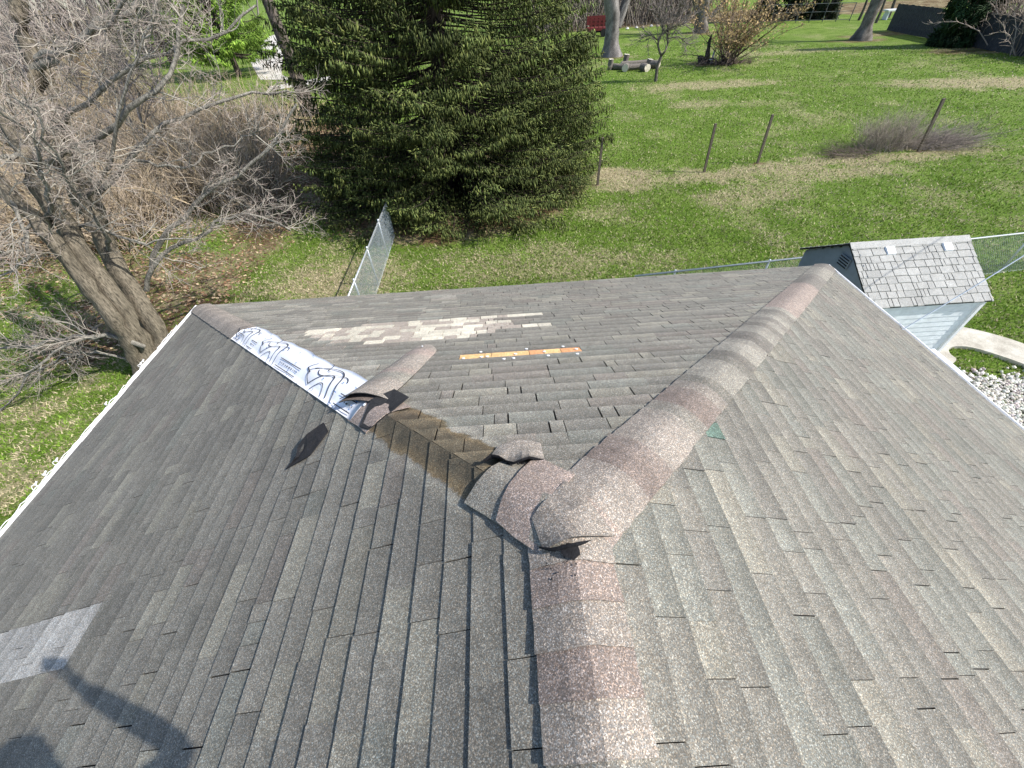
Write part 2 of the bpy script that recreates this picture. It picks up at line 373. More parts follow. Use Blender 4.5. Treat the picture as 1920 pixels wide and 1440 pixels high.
# grass blades with density falling with distance from the house
SHED = (5.95, 8.75, 4.9, 7.4)
def blades(n):
    r = 5.5 * np.exp(rng.random(n) * math.log(60 / 5.5)); az = rng.uniform(-1.25, 1.15, n)
    x = r * np.sin(az); y = r * np.cos(az) + .3 * r * 0
    x += 0; k = ~((np.abs(x) < 5.3) & (y < 5.3)) & ~inpoly(x, y, WALK) & ~((x > SHED[0]) & (x < SHED[1]) & (y > SHED[2]) & (y < SHED[3]))
    L = litter_mask(x, y); Gm = gravel_mask(x, y)
    k &= rng.random(n) > L * .93; k &= rng.random(n) > Gm * 1.5
    x, y, r = x[k], y[k], r[k]; n = len(x)
    D = dry_mask(x, y); cl = fbm(x, y, 3.2, 25, 3); isdry = rng.random(n) < (.12 + .74 * D) * (.4 + 1.3 * (1 - cl))
    lush = fbm(x, y, .9, 12)
    h = rng.uniform(.035, .085, n) * (1 + .7 * (lush - .5)) * np.where(isdry, .75, 1); wd = rng.uniform(.004, .008, n) + .0007 * r
    a = rng.uniform(0, 6.3, n); ln = rng.normal(0, .5, (n, 2)) * h[:, None] * np.where(isdry, 1.8, 1.)[:, None]
    z = GZ + (fbm(x, y, .35, 3) - .5) * .10
    b0 = np.stack([x - np.cos(a) * wd, y - np.sin(a) * wd, z], -1); b1 = np.stack([x + np.cos(a) * wd, y + np.sin(a) * wd, z], -1)
    tp = np.stack([x + ln[:, 0], y + ln[:, 1], z + h], -1)
    V = np.stack([b0, b1, tp], 1).reshape(-1, 3); F = np.arange(n * 3).reshape(-1, 3)
    g = np.array([.138, .232, .034]) * (.55 + .9 * rng.random((n, 1))) * ((.75 + .5 * fbm(x, y, .22, 20)) * (.5 + 1.0 * cl))[:, None] + np.array([[.03, .02, 0]]) * rng.random((n, 1))
    d = np.array([.52, .45, .29]) * (.55 + .7 * rng.random((n, 1)))
    return V, F, np.repeat(np.where(isdry[:, None], d, g), 3, 0)
v, f, t = blades(460000)
tag(meshobj('grass', v, f, M_BLADE, tint=t), 'short spring grass and dead straw blades covering the lawn', 'grass', kind='stuff')
def leaves(n):
    x = rng.uniform(-32, -4, n); y = rng.uniform(3, 45, n); L = litter_mask(x, y)
    k = rng.random(n) < L; x, y = x[k], y[k]; n = len(x)
    q = np.array([[-1, -.6], [1, -.6], [1, .6], [-1, .6]]); a = rng.uniform(0, 6.3, n)[:, None]; s = rng.uniform(.025, .055, n)[:, None]
    X_ = (q[:, 0] * np.cos(a) - q[:, 1] * np.sin(a)) * s; Y_ = (q[:, 0] * np.sin(a) + q[:, 1] * np.cos(a)) * s
    Z_ = np.abs(rng.normal(0, .02, (n, 4))) + .012
    V = np.stack([X_ + x[:, None], Y_ + y[:, None], Z_ + GZ], -1).reshape(-1, 3)
    c = np.array([[.22, .125, .07], [.30, .20, .12], [.12, .07, .045], [.42, .32, .2]])[rng.integers(0, 4, n)]
    return V, np.arange(4 * n).reshape(-1, 4), np.repeat(c, 4, 0)
v, f, t = leaves(90000)
tag(meshobj('fallen_leaves', v, f, mat_tint('dead_leaf', .9, .2, 10), tint=t), 'brown fallen leaves under the bare trees and brush at left', 'leaves', kind='stuff')

# ---------------------------------------------------------------- the house and its shingled roof
house = tag(empty('house', (0, 0, GZ)), 'house seen from above its ridge, weathered grey brown shingled hip roof with missing hip caps', 'house')
YB = -7.5
NL = np.array([-PIT, 0, 1]) / SL; NF = np.array([0, PIT, 1]) / SL; NR = np.array([PIT, 0, 1]) / SL
def PL(u, s, z): return np.array([-s / SL, u, RZ - PIT * s / SL]) + NL * z
def PF(u, s, z): return np.array([u, s / SL, RZ - PIT * s / SL]) + NF * z
def PR(u, s, z): return np.array([s / SL, u, RZ - PIT * s / SL]) + NR * z
SMAX = HW * SL
dk = Acc()
e_ = -0.012
dk.add([[0, 0, RZ + e_], [0, YB, RZ + e_], [-HW, YB, e_], [-HW, HW, e_]], [(0, 3, 2, 1)])
dk.add([[0, 0, RZ + e_], [-HW, HW, e_], [HW, HW, e_]], [(0, 2, 1)])
dk.add([[0, 0, RZ + e_], [HW, HW, e_], [HW, YB, e_], [0, YB, RZ + e_]], [(0, 3, 2, 1)])
dk.add([[-HW, YB, e_ - .03], [HW, YB, e_ - .03], [HW, HW, e_ - .03], [-HW, HW, e_ - .03]], [(0, 1, 2, 3)])
dk.add([[-HW, YB, e_], [HW, YB, e_], [0, YB, RZ + e_]], [(0, 1, 2)])
dk.build('roof_deck', M_DECK, house)
wl = Acc(); wl.add(boxv((0, (YB + HW) / 2, GZ / 2 - .03), (2 * HW - .9, HW - YB - .9, -GZ - .07)), BOXF); wl.build('wall', M_WHITE, house)

EXPO = 0.1346
def clip_poly(P, a, b, c):       # keep a*u + b*s <= c
    o = []
    for i in range(len(P)):
        p, q = P[i], P[(i + 1) % len(P)]; dp = a * p[0] + b * p[1] - c; dq = a * q[0] + b * q[1] - c
        if dp <= 0: o.append(p)
        if dp * dq < 0: t_ = dp / (dp - dq); o.append((p[0] + (q[0] - p[0]) * t_, p[1] + (q[1] - p[1]) * t_))
    return o
PAL = np.array([[.160, .154, .141], [.142, .137, .127], [.182, .175, .155], [.154, .142, .131], [.152, .153, .141], [.150, .145, .133]])
def pick_tint(face, u, s, r):
    if face == 'F':
        if LIGHT(u, s): return np.array([.45, .42, .35]) * (.85 + .3 * r) if rng.random() < .55 else np.array([.29, .255, .22]) * (.9 + .25 * r)
        if ORANGE(u, s): return np.array([.56, .36, .17]) * (.9 + .25 * r) if u < -.12 or .13 < u < .28 else np.array([.50, .25, .12]) * (.95 + .15 * r)
    if face == 'L' and PALE(u, s): return np.array([.31, .305, .29]) * (.8 + .35 * r)
    if face == 'R' and .60 < u < .74 and .93 < s < 1.08: return np.array([.10, .15, .125])
    wts = {'F': [.34, .2, .12, .1, .1, .14], 'L': [.36, .24, .07, .06, .07, .2], 'R': [.26, .13, .15, .08, .30, .08]}[face]
    t = PAL[rng.choice(6, p=wts)] * np.array([1.02, 1.012, .965]) * (.90 + .20 * r)
    if face == 'L' and rng.random() < .05: t = np.array([.20, .192, .162])
    if face == 'F' and u < -1.2 + s * .1 and rng.random() < .3: t = t * 1.28
    return t
LROWS = {20: (-1.62, -.48), 21: (-2.0, -.30), 22: (-2.18, .30), 23: (-2.33, -.10), 24: (-2.45, -.12), 25: (-2.5, -.32), 26: (-1.9, .26)}
def LIGHT(u, s):
    k = int(s / EXPO); return k in LROWS and LROWS[k][0] < u < LROWS[k][1]
def ORANGE(u, s): return int(s / EXPO) == 15 and -.60 < u < .44
def PALE(u, s): return s > 3.08 + (u - .27) * .15 and -.085 < u < .265
pieces = []      # (size on the photo, V, F, tint)
FUN = {'L': PL, 'F': PF, 'R': PR}
BREAKS = {'F': lambda k: list(LROWS[k]) if k in LROWS else ([-.60, -.33, .0, .12, .27, .44] if k == 15 else []), 'L': lambda k: [-.085, .265] if k * EXPO > 2.95 else [], 'R': lambda k: [.61, .73] if k == 7 else []}
def lay(face):
    fn = FUN[face]; K = int(SMAX / EXPO) + 1
    for k in range(K):
        s0, s1 = k * EXPO, min((k + 1) * EXPO, SMAX + .012)
        if face == 'F': lo, hi = -s1 / SL, s1 / SL
        else: lo, hi = YB, s1 / SL
        cuts = [lo]; u = lo + rng.uniform(-.2, 0)
        brk = sorted(BREAKS[face](k))
        while u < hi:
            lightrow = face == 'F' and k in LROWS and LROWS[k][0] - .1 < u < LROWS[k][1]
            if k == 15 and face == 'F' and -.62 < u < .42: u += .02; continue
            u += rng.choice([.12, .16, .2]) * rng.uniform(.85, 1.15) if lightrow else rng.choice([.09, .17, .22, .28, .33, .40, .46], p=[.08, .14, .2, .2, .16, .12, .1]) * rng.uniform(.9, 1.1)
            cuts.append(min(u, hi))
        cuts = sorted(set([c_ for c_ in cuts if all(abs(c_ - q) > .035 for q in brk)] + [q for q in brk if lo < q < hi] + [hi]))
        course_off = rng.normal(0, .0025)
        for a, b in zip(cuts[:-1], cuts[1:]):
            if b - a < .004: continue
            gap = rng.choice([.0003, .010], p=[.5, .5]) if face == 'F' else rng.choice([.0003, .0055], p=[.45, .55]) if face == 'R' else rng.choice([.0002, .006], p=[.68, .32])
            uc, sc = (a + b) / 2, (s0 + s1) / 2
            light = face == 'F' and LIGHT(uc, sc); orange = face == 'F' and ORANGE(uc, sc)
            t_ = {'L': .0090, 'F': .0075, 'R': .0115}[face] * rng.uniform(.75, 1.25)
            bo = course_off + rng.normal(0, .0014)
            if orange: t_ = .0028; bo = 0
            sk = rng.normal(0, .0018)
            P = [(a + gap / 2, s0 - .004), (b - gap / 2, s0 - .004), (b - gap / 2, s1 + bo + sk), (a + gap / 2, s1 + bo - sk)]
            if face == 'F': P = clip_poly(P, 1, -1 / SL, 0); P = clip_poly(P, -1, -1 / SL, 0) if P else P
            else: P = clip_poly(P, 1, -1 / SL, 0)
            if len(P) < 3: continue
            z0 = .0008
            zz = [z0 + (t_ - z0) * np.clip((q[1] - s0) / (s1 - s0), 0, 1.05) for q in P]
            top = [fn(q[0], q[1], z) for q, z in zip(P, zz)]; bot = [fn(q[0], q[1], -.004) for q in P]
            n = len(P); o = np.cross(top[1] - top[0], top[2] - top[0]) @ NF
            F = [tuple(range(n))] + [(i, i + n, (i + 1) % n + n, (i + 1) % n) for i in range(n)]
            if np.dot(np.cross(top[1] - top[0], top[-1] - top[0]), {'L': NL, 'F': NF, 'R': NR}[face]) < 0: F = [tuple(reversed(f_)) for f_ in F]
            tt = pick_tint(face, uc, sc, rng.random())
            ga, gb = {'F': (.68, 1.20), 'L': (.80, 1.10), 'R': (1.28, .78)}[face]  # granule band per course; on the left slope butt shadow painted into the tint
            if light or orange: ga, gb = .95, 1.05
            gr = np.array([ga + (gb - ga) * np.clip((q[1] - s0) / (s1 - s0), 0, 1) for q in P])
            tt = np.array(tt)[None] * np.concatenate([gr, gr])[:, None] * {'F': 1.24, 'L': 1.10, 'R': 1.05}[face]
            V = np.array(top + bot); ctr = V[:n].mean(0); dep = (ctr - CAM) @ AX_F
            size = 0
            if dep > .2:
                sx = 960 + FPX * ((V[:n] - CAM) @ AX_R) / ((V[:n] - CAM) @ AX_F).clip(.15); sy = 720 - FPX * ((V[:n] - CAM) @ AX_U) / ((V[:n] - CAM) @ AX_F).clip(.15)
                if -40 < sx.mean() < 1960 and -40 < sy.mean() < 1480: size = abs(np.dot(sx, np.roll(sy, 1)) - np.dot(sy, np.roll(sx, 1))) / 2
            pieces.append((size + (1e6 if orange else 0), V, F, tt))
for fc in 'LFR': lay(fc)
pieces.sort(key=lambda q: -q[0])
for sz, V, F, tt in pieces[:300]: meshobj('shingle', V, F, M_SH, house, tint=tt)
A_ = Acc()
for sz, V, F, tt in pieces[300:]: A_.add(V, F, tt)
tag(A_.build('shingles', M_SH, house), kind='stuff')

# ridge and hip caps: bent pieces following both planes of a ridge or hip line
def unit(v): return np.asarray(v, float) / np.linalg.norm(v)
def capframe(o, t, n1, n2):
    t = unit(t); e1 = unit(np.cross(n1, t)); e2 = unit(np.cross(n2, t))
    up = unit(n1 + n2)
    if e1 @ (n2 - n1) > 0: e1 = -e1        # e1 runs down on the side of plane 1
    if e2 @ (n1 - n2) > 0: e2 = -e2
    return np.array(o, float), t, e1, e2, n1, n2, up
FR_RIDGE = capframe((0, 0, RZ), (0, -1, 0), NL, NR)
FR_RH = capframe((0, 0, RZ), (1, 1, -PIT), NF, NR)
FR_LH = capframe((0, 0, RZ), (-1, 1, -PIT), NF, NL)
def cpt(fr, l, d, h):
    o, t, e1, e2, n1, n2, up = fr
    e, n = (e1, n1) if d < 0 else (e2, n2)
    soft = .010 * max(0, 1 - abs(d) / .07) ** 2 - .014 * max(0, 1 - abs(d) / .16)
    return o + t * l + e * abs(d) + n * (h) * min(1, abs(d) / .04 + .0) + up * (h) * (1 - min(1, abs(d) / .04)) - up * soft
OFFS = [-1, -.68, -.4, -.18, 0, .18, .4, .68, 1]
def cap(fr, l0, l1, hw1=.155, hw2=.155, h0=.012, h1=.018, th=.0055, tint=(.15, .13, .12), name='ridge_cap', twist=0.0, wob=.003, mat=None, parent=None, tint2=None, rows=2, curl=None):
    V = []; ts = []
    for i in range(rows + 1):
        f_ = i / rows; l = l0 + (l1 - l0) * f_; h = h0 + (h1 - h0) * f_
        for j, a in enumerate(OFFS):
            d = a * (hw1 if a < 0 else hw2) + rng.normal(0, wob if abs(a) == 1 else 0)
            hh = h + (abs(a) ** 2) * .003 + .0035 * (1 - abs(abs(a) * 2 - 1)) * (abs(a) < 1) + (curl(f_, a) if curl else 0)
            V.append(cpt(fr, l + twist * a + rng.normal(0, wob * .5), d, hh))
            ts.append(np.array(tint) * (1 - f_) + np.array(tint2 if tint2 is not None else tint) * f_)
    top = np.array(V); C = len(OFFS); n = len(top)
    nn = np.array([fr[6]] * n); bot = top - nn * th
    F = []
    for i in range(rows):
        for j in range(C - 1):
            a = i * C + j; F.append((a, a + 1, a + C + 1, a + C))
    bd = [j for j in range(C)] + [i * C + C - 1 for i in range(1, rows + 1)] + [rows * C + j for j in range(C - 2, -1, -1)] + [i * C for i in range(rows - 1, 0, -1)]
    for q, r_ in zip(bd, bd[1:] + bd[:1]): F.append((q, q + n, r_ + n, r_))
    F += [tuple(reversed([k + n for k in f_])) for f_ in F[:rows * (C - 1)]]
    if np.cross(top[1] - top[0], top[C] - top[0]) @ fr[6] < 0: F = [tuple(reversed(f_)) for f_ in F]
    return meshobj(name, np.concatenate([top, bot]), F, mat or M_CAP, parent if parent is not None else house, tint=np.concatenate([ts, ts]), smooth=False)
CG = np.array([.220, .208, .182]); CD = np.array([.160, .148, .133]); CR = np.array([.250, .205, .182]); CP = np.array([.27, .24, .212])
def captint(l, seed):
    a = fbm(l * 1.0, seed * 3.1, 1.9, 31 + seed, 2); b = fbm(l, seed, 1.1, 44 + seed, 2)
    c_ = CG * (1 - sstep(.5, .62, a)) + CD * sstep(.5, .62, a)
    c_ = c_ * (1 - sstep(.52, .66, b) * .9) + CR * sstep(.52, .66, b) * .9
    return c_
CE = .127
# ridge: laid so that the piece nearer the apex laps over the next
nR = int(7.4 / CE)
for i in range(nR, -1, -1):
    l0 = .02 + i * CE; t1 = [CP * .95, CR * .95, CP * .92, CR * .88, CP * 1.02, CG * .95][i % 6] if i < 8 else captint(l0, 1)
    cap(FR_RIDGE, l0 - .012, l0 + CE, .165, .152, .011, .019, tint=t1 * .97, tint2=t1 * 1.03, name='ridge_cap', wob=.0025)
LH = 5.5 * math.sqrt(2 + PIT * PIT)
nH = int((LH - .08) / CE)
bands = [CR * 1.1, CP * 1.0, CP * .95, CR * .72, CR * .8, CP * .9, CP * 1.0, CP * .95, CG * .95, CR * .70, CR * .75, CP * .85, CG * .70, CG * 1.05, CG * 1.15, CG * 1.1, CG * .75, CD * .8, CG * 1.05, CG * 1.15, CG, CD * .85, CD * .9, CG * 1.1, CG * 1.05, CD * .85, CG, CD, CG * 1.1, CG * .9, CD * .85, CG * 1.1]
for i in range(nH + 1):
    l1 = LH - i * CE; l0 = max(l1 - CE, .02); j = int(l0 / CE)
    t1 = bands[j] if j < len(bands) else captint(l0, 2)
    t2 = bands[j + 1] if j + 1 < len(bands) else t1
    cap(FR_RH, l1, l0 - .012, .17, .17, .018, .011, tint=t1 * .7 + t2 * .3, tint2=t1, name='hip_cap', wob=.003)
# left hip: caps remain only near the corner and two loose ones at the apex
K2 = math.sqrt(2 + PIT * PIT)
for i in range(nH + 1):
    l1 = LH - i * CE; l0 = l1 - CE
    if l0 < 3.37 * K2: break
    cap(FR_LH, l1, l0 - .012, .17, .15, .018, .011, tint=(CG * .6 + CR * .4) * (.9 + .3 * rng.random()), name='hip_cap', wob=.003)
cap(FR_LH, .46, .20, .17, .155, .020, .012, tint=CG * 1.05, tint2=CG * .9, name='loose_cap', twist=.0, wob=.004)
cap(FR_LH, .31, .09, .215, .155, .026, .020, tint=CR * .95, tint2=CR * 1.2, name='loose_cap', twist=-.05, wob=.003, curl=lambda f_, a: .012 * max(0, -a))
cap(FR_LH, .14, .0, .10, .13, .022, .02, tint=CG * 1.0, name='loose_cap', twist=-.05, wob=.003)
# underside-up remnant of the cap at the fold
fold = cap(FR_LH, 1.12 * K2, .94 * K2, .15, .15, .012, .014, tint=CR * 1.1, name='torn_cap', twist=.03, wob=.006)

# apex: large saddle cap lapping the ridge with a lifted front edge and tar
ap = Acc()
def surf(x, y, h):      # roof surface under a plan point, lifted by h
    z = RZ - PIT * max(abs(x), max(y, 0)); return np.array([x, y, z + h])
gridu = np.linspace(0, 1, 7); gridv = np.linspace(0, 1, 7)
q00, q10, q11, q01 = np.array([-.135, .035]), np.array([-.105, -.10]), np.array([.17, -.05]), np.array([.02, .20])
NU = 9; top = []
for i in range(NU):
    for j in range(NU):
        u_, v_ = i / (NU - 1), j / (NU - 1)
        p_ = (q00 * (1 - u_) + q10 * u_) * (1 - v_) + (q01 * (1 - u_) + q11 * u_) * v_
        x_, y_ = p_
        z = RZ - PIT * math.sqrt(max(abs(x_), max(y_, 0)) ** 2 + .0004)
        lift = .041 + .024 * (u_ ** 4) * math.sin(math.pi * min(1, v_ * 1.15 + .03)) + .004 * math.sin(9 * v_)
        top.append([x_, y_, z + lift])
top = np.array(top); n = len(top)
F = []
for i in range(NU - 1):
    for j in range(NU - 1):
        a = i * NU + j; F.append((a, a + NU, a + NU + 1, a + 1))
bd = list(range(NU)) + [i * NU + NU - 1 for i in range(1, NU)] + [(NU - 1) * NU + j for j in range(NU - 2, -1, -1)] + [i * NU for i in range(NU - 2, 0, -1)]
Fs = [(a, b, b + n, a + n) for a, b in zip(bd, bd[1:] + bd[:1])]
ap.add(np.concatenate([top, top - [0, 0, .005]]), F + Fs + [tuple(reversed([k + n for k in f_])) for f_ in F], CP * .86)
ap.build('apex_cap', M_CAP, house)
# tar daub under the lifted edge
def lump(c, r, n=9, hgt=.3, rows=3, seed=0):
    V = [[c[0], c[1], c[2] + r * hgt]]; rr = random.Random(seed)
    for k in range(1, rows + 1):
        for i in range(n):
            a = 2 * math.pi * i / n; q = r * k / rows * (1 + .22 * rr.uniform(-1, 1))
            V.append([c[0] + q * math.cos(a), c[1] + q * math.sin(a), c[2] + r * hgt * (1 - (k / rows) ** 2)])
    F = [(0, 1 + i, 1 + (i + 1) % n) for i in range(n)]
    for k in range(rows - 1):
        for i in range(n): F.append((1 + k * n + i, 1 + (k + 1) * n + i, 1 + (k + 1) * n + (i + 1) % n, 1 + k * n + (i + 1) % n))
    return V, F
M_TAR = mat_plain('black_roof_tar', (.012, .012, .014), .7, .5, 60, bump=.004, spec=.15)
V, F = lump((-.012, -.118, RZ + .029), .030, n=13, seed=4, hgt=.16); meshobj('tar_daub', V, F, M_TAR, house, smooth=True)
a_ = Acc()
for k in range(22):
    V, F = lump((rng.uniform(-.10, .02), rng.uniform(-.20, -.115), RZ + .028), rng.uniform(.0015, .004), 5, .5, 1, k); V = np.array(V); V[:, 2] -= abs(V[0][0]) * .42; a_.add(V, F)
tag(a_.build('tar_specks', M_TAR, house), kind='stuff')
cv = smoothp([(-.118, -.085, RZ - .005), (-.075, -.108, RZ + .018), (-.02, -.108, RZ + .043), (.04, -.098, RZ + .040), (.065, -.088, RZ + .032)], 14, 1)
V, F = tube1(cv, np.interp(np.linspace(0, 1, 14), [0, .3, .8, 1], [.003, .008, .007, .001]), 6); meshobj('cap_gap_shade', V, capped(V, F, 6), M_TAR, house)  # solid black bead standing in for shade under the lifted cap edge

# underlayment sheet over the bare hip with its print
rows = 46; W1 = []; l_a, l_b = 1.12 * K2, 3.40 * K2
offs = [-.185, -.14, -.09, -.04, 0, .04, .09, .145]
wr = rng.normal(0, 1, (rows + 1, len(offs)))
def sheet_pt(l, d, h=0): return cpt(FR_LH, l, d, .016 + h)
V = []
for i in range(rows + 1):
    l = l_a + (l_b - l_a) * i / rows
    for j, d in enumerate(offs):
        edge = (.012 * math.sin(l * 5.1) + .008 * math.sin(l * 13)) if j == 0 else 0
        hh = .003 * math.sin(l * 9 + j) + .0008 * wr[i, j] + (.004 * abs(math.sin(l * 7)) if j == 0 else 0)
        V.append(sheet_pt(l, d + edge, hh))
C = len(offs); F = []
for i in range(rows):
    for j in range(C - 1):
        a = i * C + j; F.append((a, a + 1, a + C + 1, a + C))
V = np.array(V); n = len(V)
if np.cross(V[1] - V[0], V[C] - V[0]) @ FR_LH[6] < 0: F = [f_[::-1] for f_ in F]
bd = list(range(C)) + [i * C + C - 1 for i in range(1, rows + 1)] + [rows * C + j for j in range(C - 2, -1, -1)] + [i * C for i in range(rows - 1, 0, -1)]
F2 = [(q, q + n, r_ + n, r_) for q, r_ in zip(bd, bd[1:] + bd[:1])]
sheet = meshobj('underlayment_sheet', np.concatenate([V, V - FR_LH[6] * .004]), F + F2, M_SHEET, house, smooth=True)
sheet['label'] = 'white printed underlayment sheet nailed over the bare hip'
ink = Acc(); blu = Acc()
def stroke(acc, pts, wdt=.006, K=None, h=.0095):
    p_ = resample(pts, K or max(2, int(len(pts) * 3))); T = np.gradient(p_, axis=0); T /= np.linalg.norm(T, axis=1, keepdims=True) + 1e-9
    N = np.stack([-T[:, 1], T[:, 0]], 1); V = []
    for q, nn in zip(p_, N):
        for sg in (-1, 1): V.append(sheet_pt(q[0] + nn[0] * wdt / 2 * sg, q[1] + nn[1] * wdt / 2 * sg, h))
    acc.add(V, [(2 * i, 2 * i + 1, 2 * i + 3, 2 * i + 2) for i in range(len(p_) - 1)])
# pairs of guide lines with dashes between abstract looping artwork
def motif(l, s_=1):
    curve = lambda f, n, w_: stroke(ink, [f(a) for a in np.linspace(0, 1, n)], w_, n * 2)
    curve(lambda a: (l + .62 * a, .13 - .27 * math.sin(a * 2.6) ** .8), 18, .011)
    curve(lambda a: (l + .10 + .38 * a, .12 - .17 * math.sin(a * 3.0)), 16, .011)
    curve(lambda a: (l + .18 + .22 * a, .13 - .09 * math.sin(a * 3.1)), 12, .008)
    curve(lambda a: (l + .48 + .16 * math.sin(a * 3.0), .10 - .20 * a), 12, .009)
    curve(lambda a: (l + .05 + .5 * a, -.05 - .05 * math.sin(a * 6.0)), 16, .008)
    curve(lambda a: (l + .36 + .26 * a, -.12 + .05 * math.sin(a * 5.0)), 12, .007)
    stroke(ink, [(l + .60, .02), (l + .72, -.01), (l + .74, -.10)], .010, 10)
for l in (1.36 * K2, 2.28 * K2, 2.98 * K2): motif(l)
for a_, b__ in ((1.15, 1.33), (1.88, 2.24), (2.80, 2.95), (3.2, 3.38)):
    for d_ in (.035, .115): stroke(ink, [(a_ * K2, d_), (b__ * K2, d_)], .007, 16)
    x_ = a_ * K2 + .02
    while x_ < b__ * K2 - .03: stroke(ink, [(x_, .073), (x_ + rng.uniform(.008, .028), .073)], .012, 2); x_ += rng.uniform(.035, .06)
for _ in range(46):
    l = rng.uniform(l_a + .05, l_b - .05); d_ = rng.choice([-.13, -.10, -.05, .02, .09, .12]) + rng.normal(0, .012)
    stroke(blu, [(l, d_), (l + rng.uniform(.012, .04), d_ + rng.normal(0, .006))], .008, 2, h=.0100)
tag(ink.build('print', M_INK, sheet), kind='stuff'); tag(blu.build('blue_print', M_BLUE, sheet), kind='stuff')

def nail(P, n, r=.014, parent=house, name='cap_nail'):
    a, b = frame(np.array(n)); k = 10
    V = [P + n * .004 + (a * math.cos(2 * math.pi * i / k) + b * math.sin(2 * math.pi * i / k)) * r for i in range(k)]
    V += [v_ - n * .005 for v_ in V] + [P + n * .0055]
    F = [(i, (i + 1) % k, 2 * k) for i in range(k)] + [(i, i + k, (i + 1) % k + k, (i + 1) % k) for i in range(k)]
    if np.cross(V[1] - V[0], V[2 * k] - V[0]) @ n < 0: F = [f_[::-1] for f_ in F]
    return meshobj(name, V, F, M_NAIL, parent)
for u_, s_ in ((-.56, 2.04), (-.41, 2.05), (-.36, 2.05), (-.22, 1.955), (-.14, 1.955), (-.12, 2.07), (.125, 2.08), (.145, 1.965), (.40, 2.09), (.385, 1.96), (.30, 2.19), (-.02, 2.19), (-.42, 2.19)):
    nail(PF(u_, s_, .007), NF, .0135)
for l_, d_ in ((1.14, .02), (1.13, -.06), (1.30, .13), (1.8, .135), (2.4, .13)): nail(cpt(FR_LH, l_ * K2 - (.05 if l_ < 1.2 else 0), d_, .02), NF if d_ < 0 else NL, .010)

# ---------------------------------------------------------------- eaves: drip edge and gutters
def prism(path, prof, close=False):
    """sweep a 2-D profile (outward, up) along straight segment path a->b with outward normal"""
    a, b, o = [np.array(q, float) for q in path]; V = []
    for P in (a, b):
        for q in prof: V.append(P + o * q[0] + np.array([0, 0, 1]) * q[1])
    k = len(prof); F = [(i, (i + 1) % k, (i + 1) % k + k, i + k) for i in range(k)] + [tuple(range(k)), tuple(range(2 * k - 1, k - 1, -1))]
    return V, F
def gutter(a, b, o, wd, name='gutter'):
    prof = [(.014, -.012), (.014, -.10), (wd * .8, -.10), (wd, -.02), (wd, -.006), (wd - .012, -.006), (wd - .014, -.02), (wd * .78, -.09), (.022, -.09), (.022, -.012)]
    V, F = prism((a, b, o), prof); return meshobj(name, V, F, M_WHITE, house)
def drip(a, b, o): V, F = prism((a, b, o), [(.0, -.012), (.0, -.0135), (.020, -.02), (.020, -.045), (.023, -.045), (.024, -.016), (.012, -.009)]); return meshobj('drip_edge', V, F, M_WHITE, house)
gutter((-HW, YB, 0), (-HW, HW + .05, 0), (-1, 0, 0), .085)
gutter((HW, YB, 0), (HW, HW + .03, 0), (1, 0, 0), .075)
drip((-HW, HW, 0), (HW, HW, 0), (0, 1, 0)); drip((-HW, YB, 0), (-HW, HW, 0), (-1, 0, 0)); drip((HW, YB, 0), (HW, HW, 0), (1, 0, 0))
V, F = prism(((-HW, HW + .006, 0), (HW, HW + .006, 0), (0, 1, 0)), [(.018, -.05), (.018, -.10), (.045, -.10), (.045, -.035), (.04, -.03)]); meshobj('fascia_trim', V, F, M_WHITE, house)
# right eave corner bracket near the walk
V = boxv((HW + .11, 2.95, -.03), (.10, .62, .012)); meshobj('gutter_guard', V, BOXF, M_WHITE, house)

# icicle string lights clipped along the left gutter
sl = tag(empty('string_lights', (-HW - .09, 1.0, -.01)), 'white icicle string lights clipped along the left gutter', 'string lights')
yy = np.arange(-1.2, 5.0, .05); cp = np.stack([-HW - .088 + rng.normal(0, .004, len(yy)), yy, .004 + rng.normal(0, .006, len(yy))], 1)
V, F = tube1(cp, .0045, 5); meshobj('cord', V, F, M_WHITE, sl)
for y in (4.05, 3.98, 3.2, 2.30, 2.12, 1.98, 1.22, 1.02):
    c0 = np.array([-HW - .09, y, .006]); a_ = Acc()
    pth = [c0, c0 + [-.02, .01, .03], c0 + [-.045, rng.uniform(-.03, .03), .02], c0 + [-.03, rng.uniform(-.05, .05), -.06]]
    v, f = tube1(smoothp(pth, 8, 1), .004, 5); a_.add(v, f)
    v, f = tube1([c0 + [-.02, 0, .01], c0 + [-.03, .045, .018]], .009, 6); a_.add(v, capped(v, f, 6)); a_.build('light_clip', M_WHITE, sl)

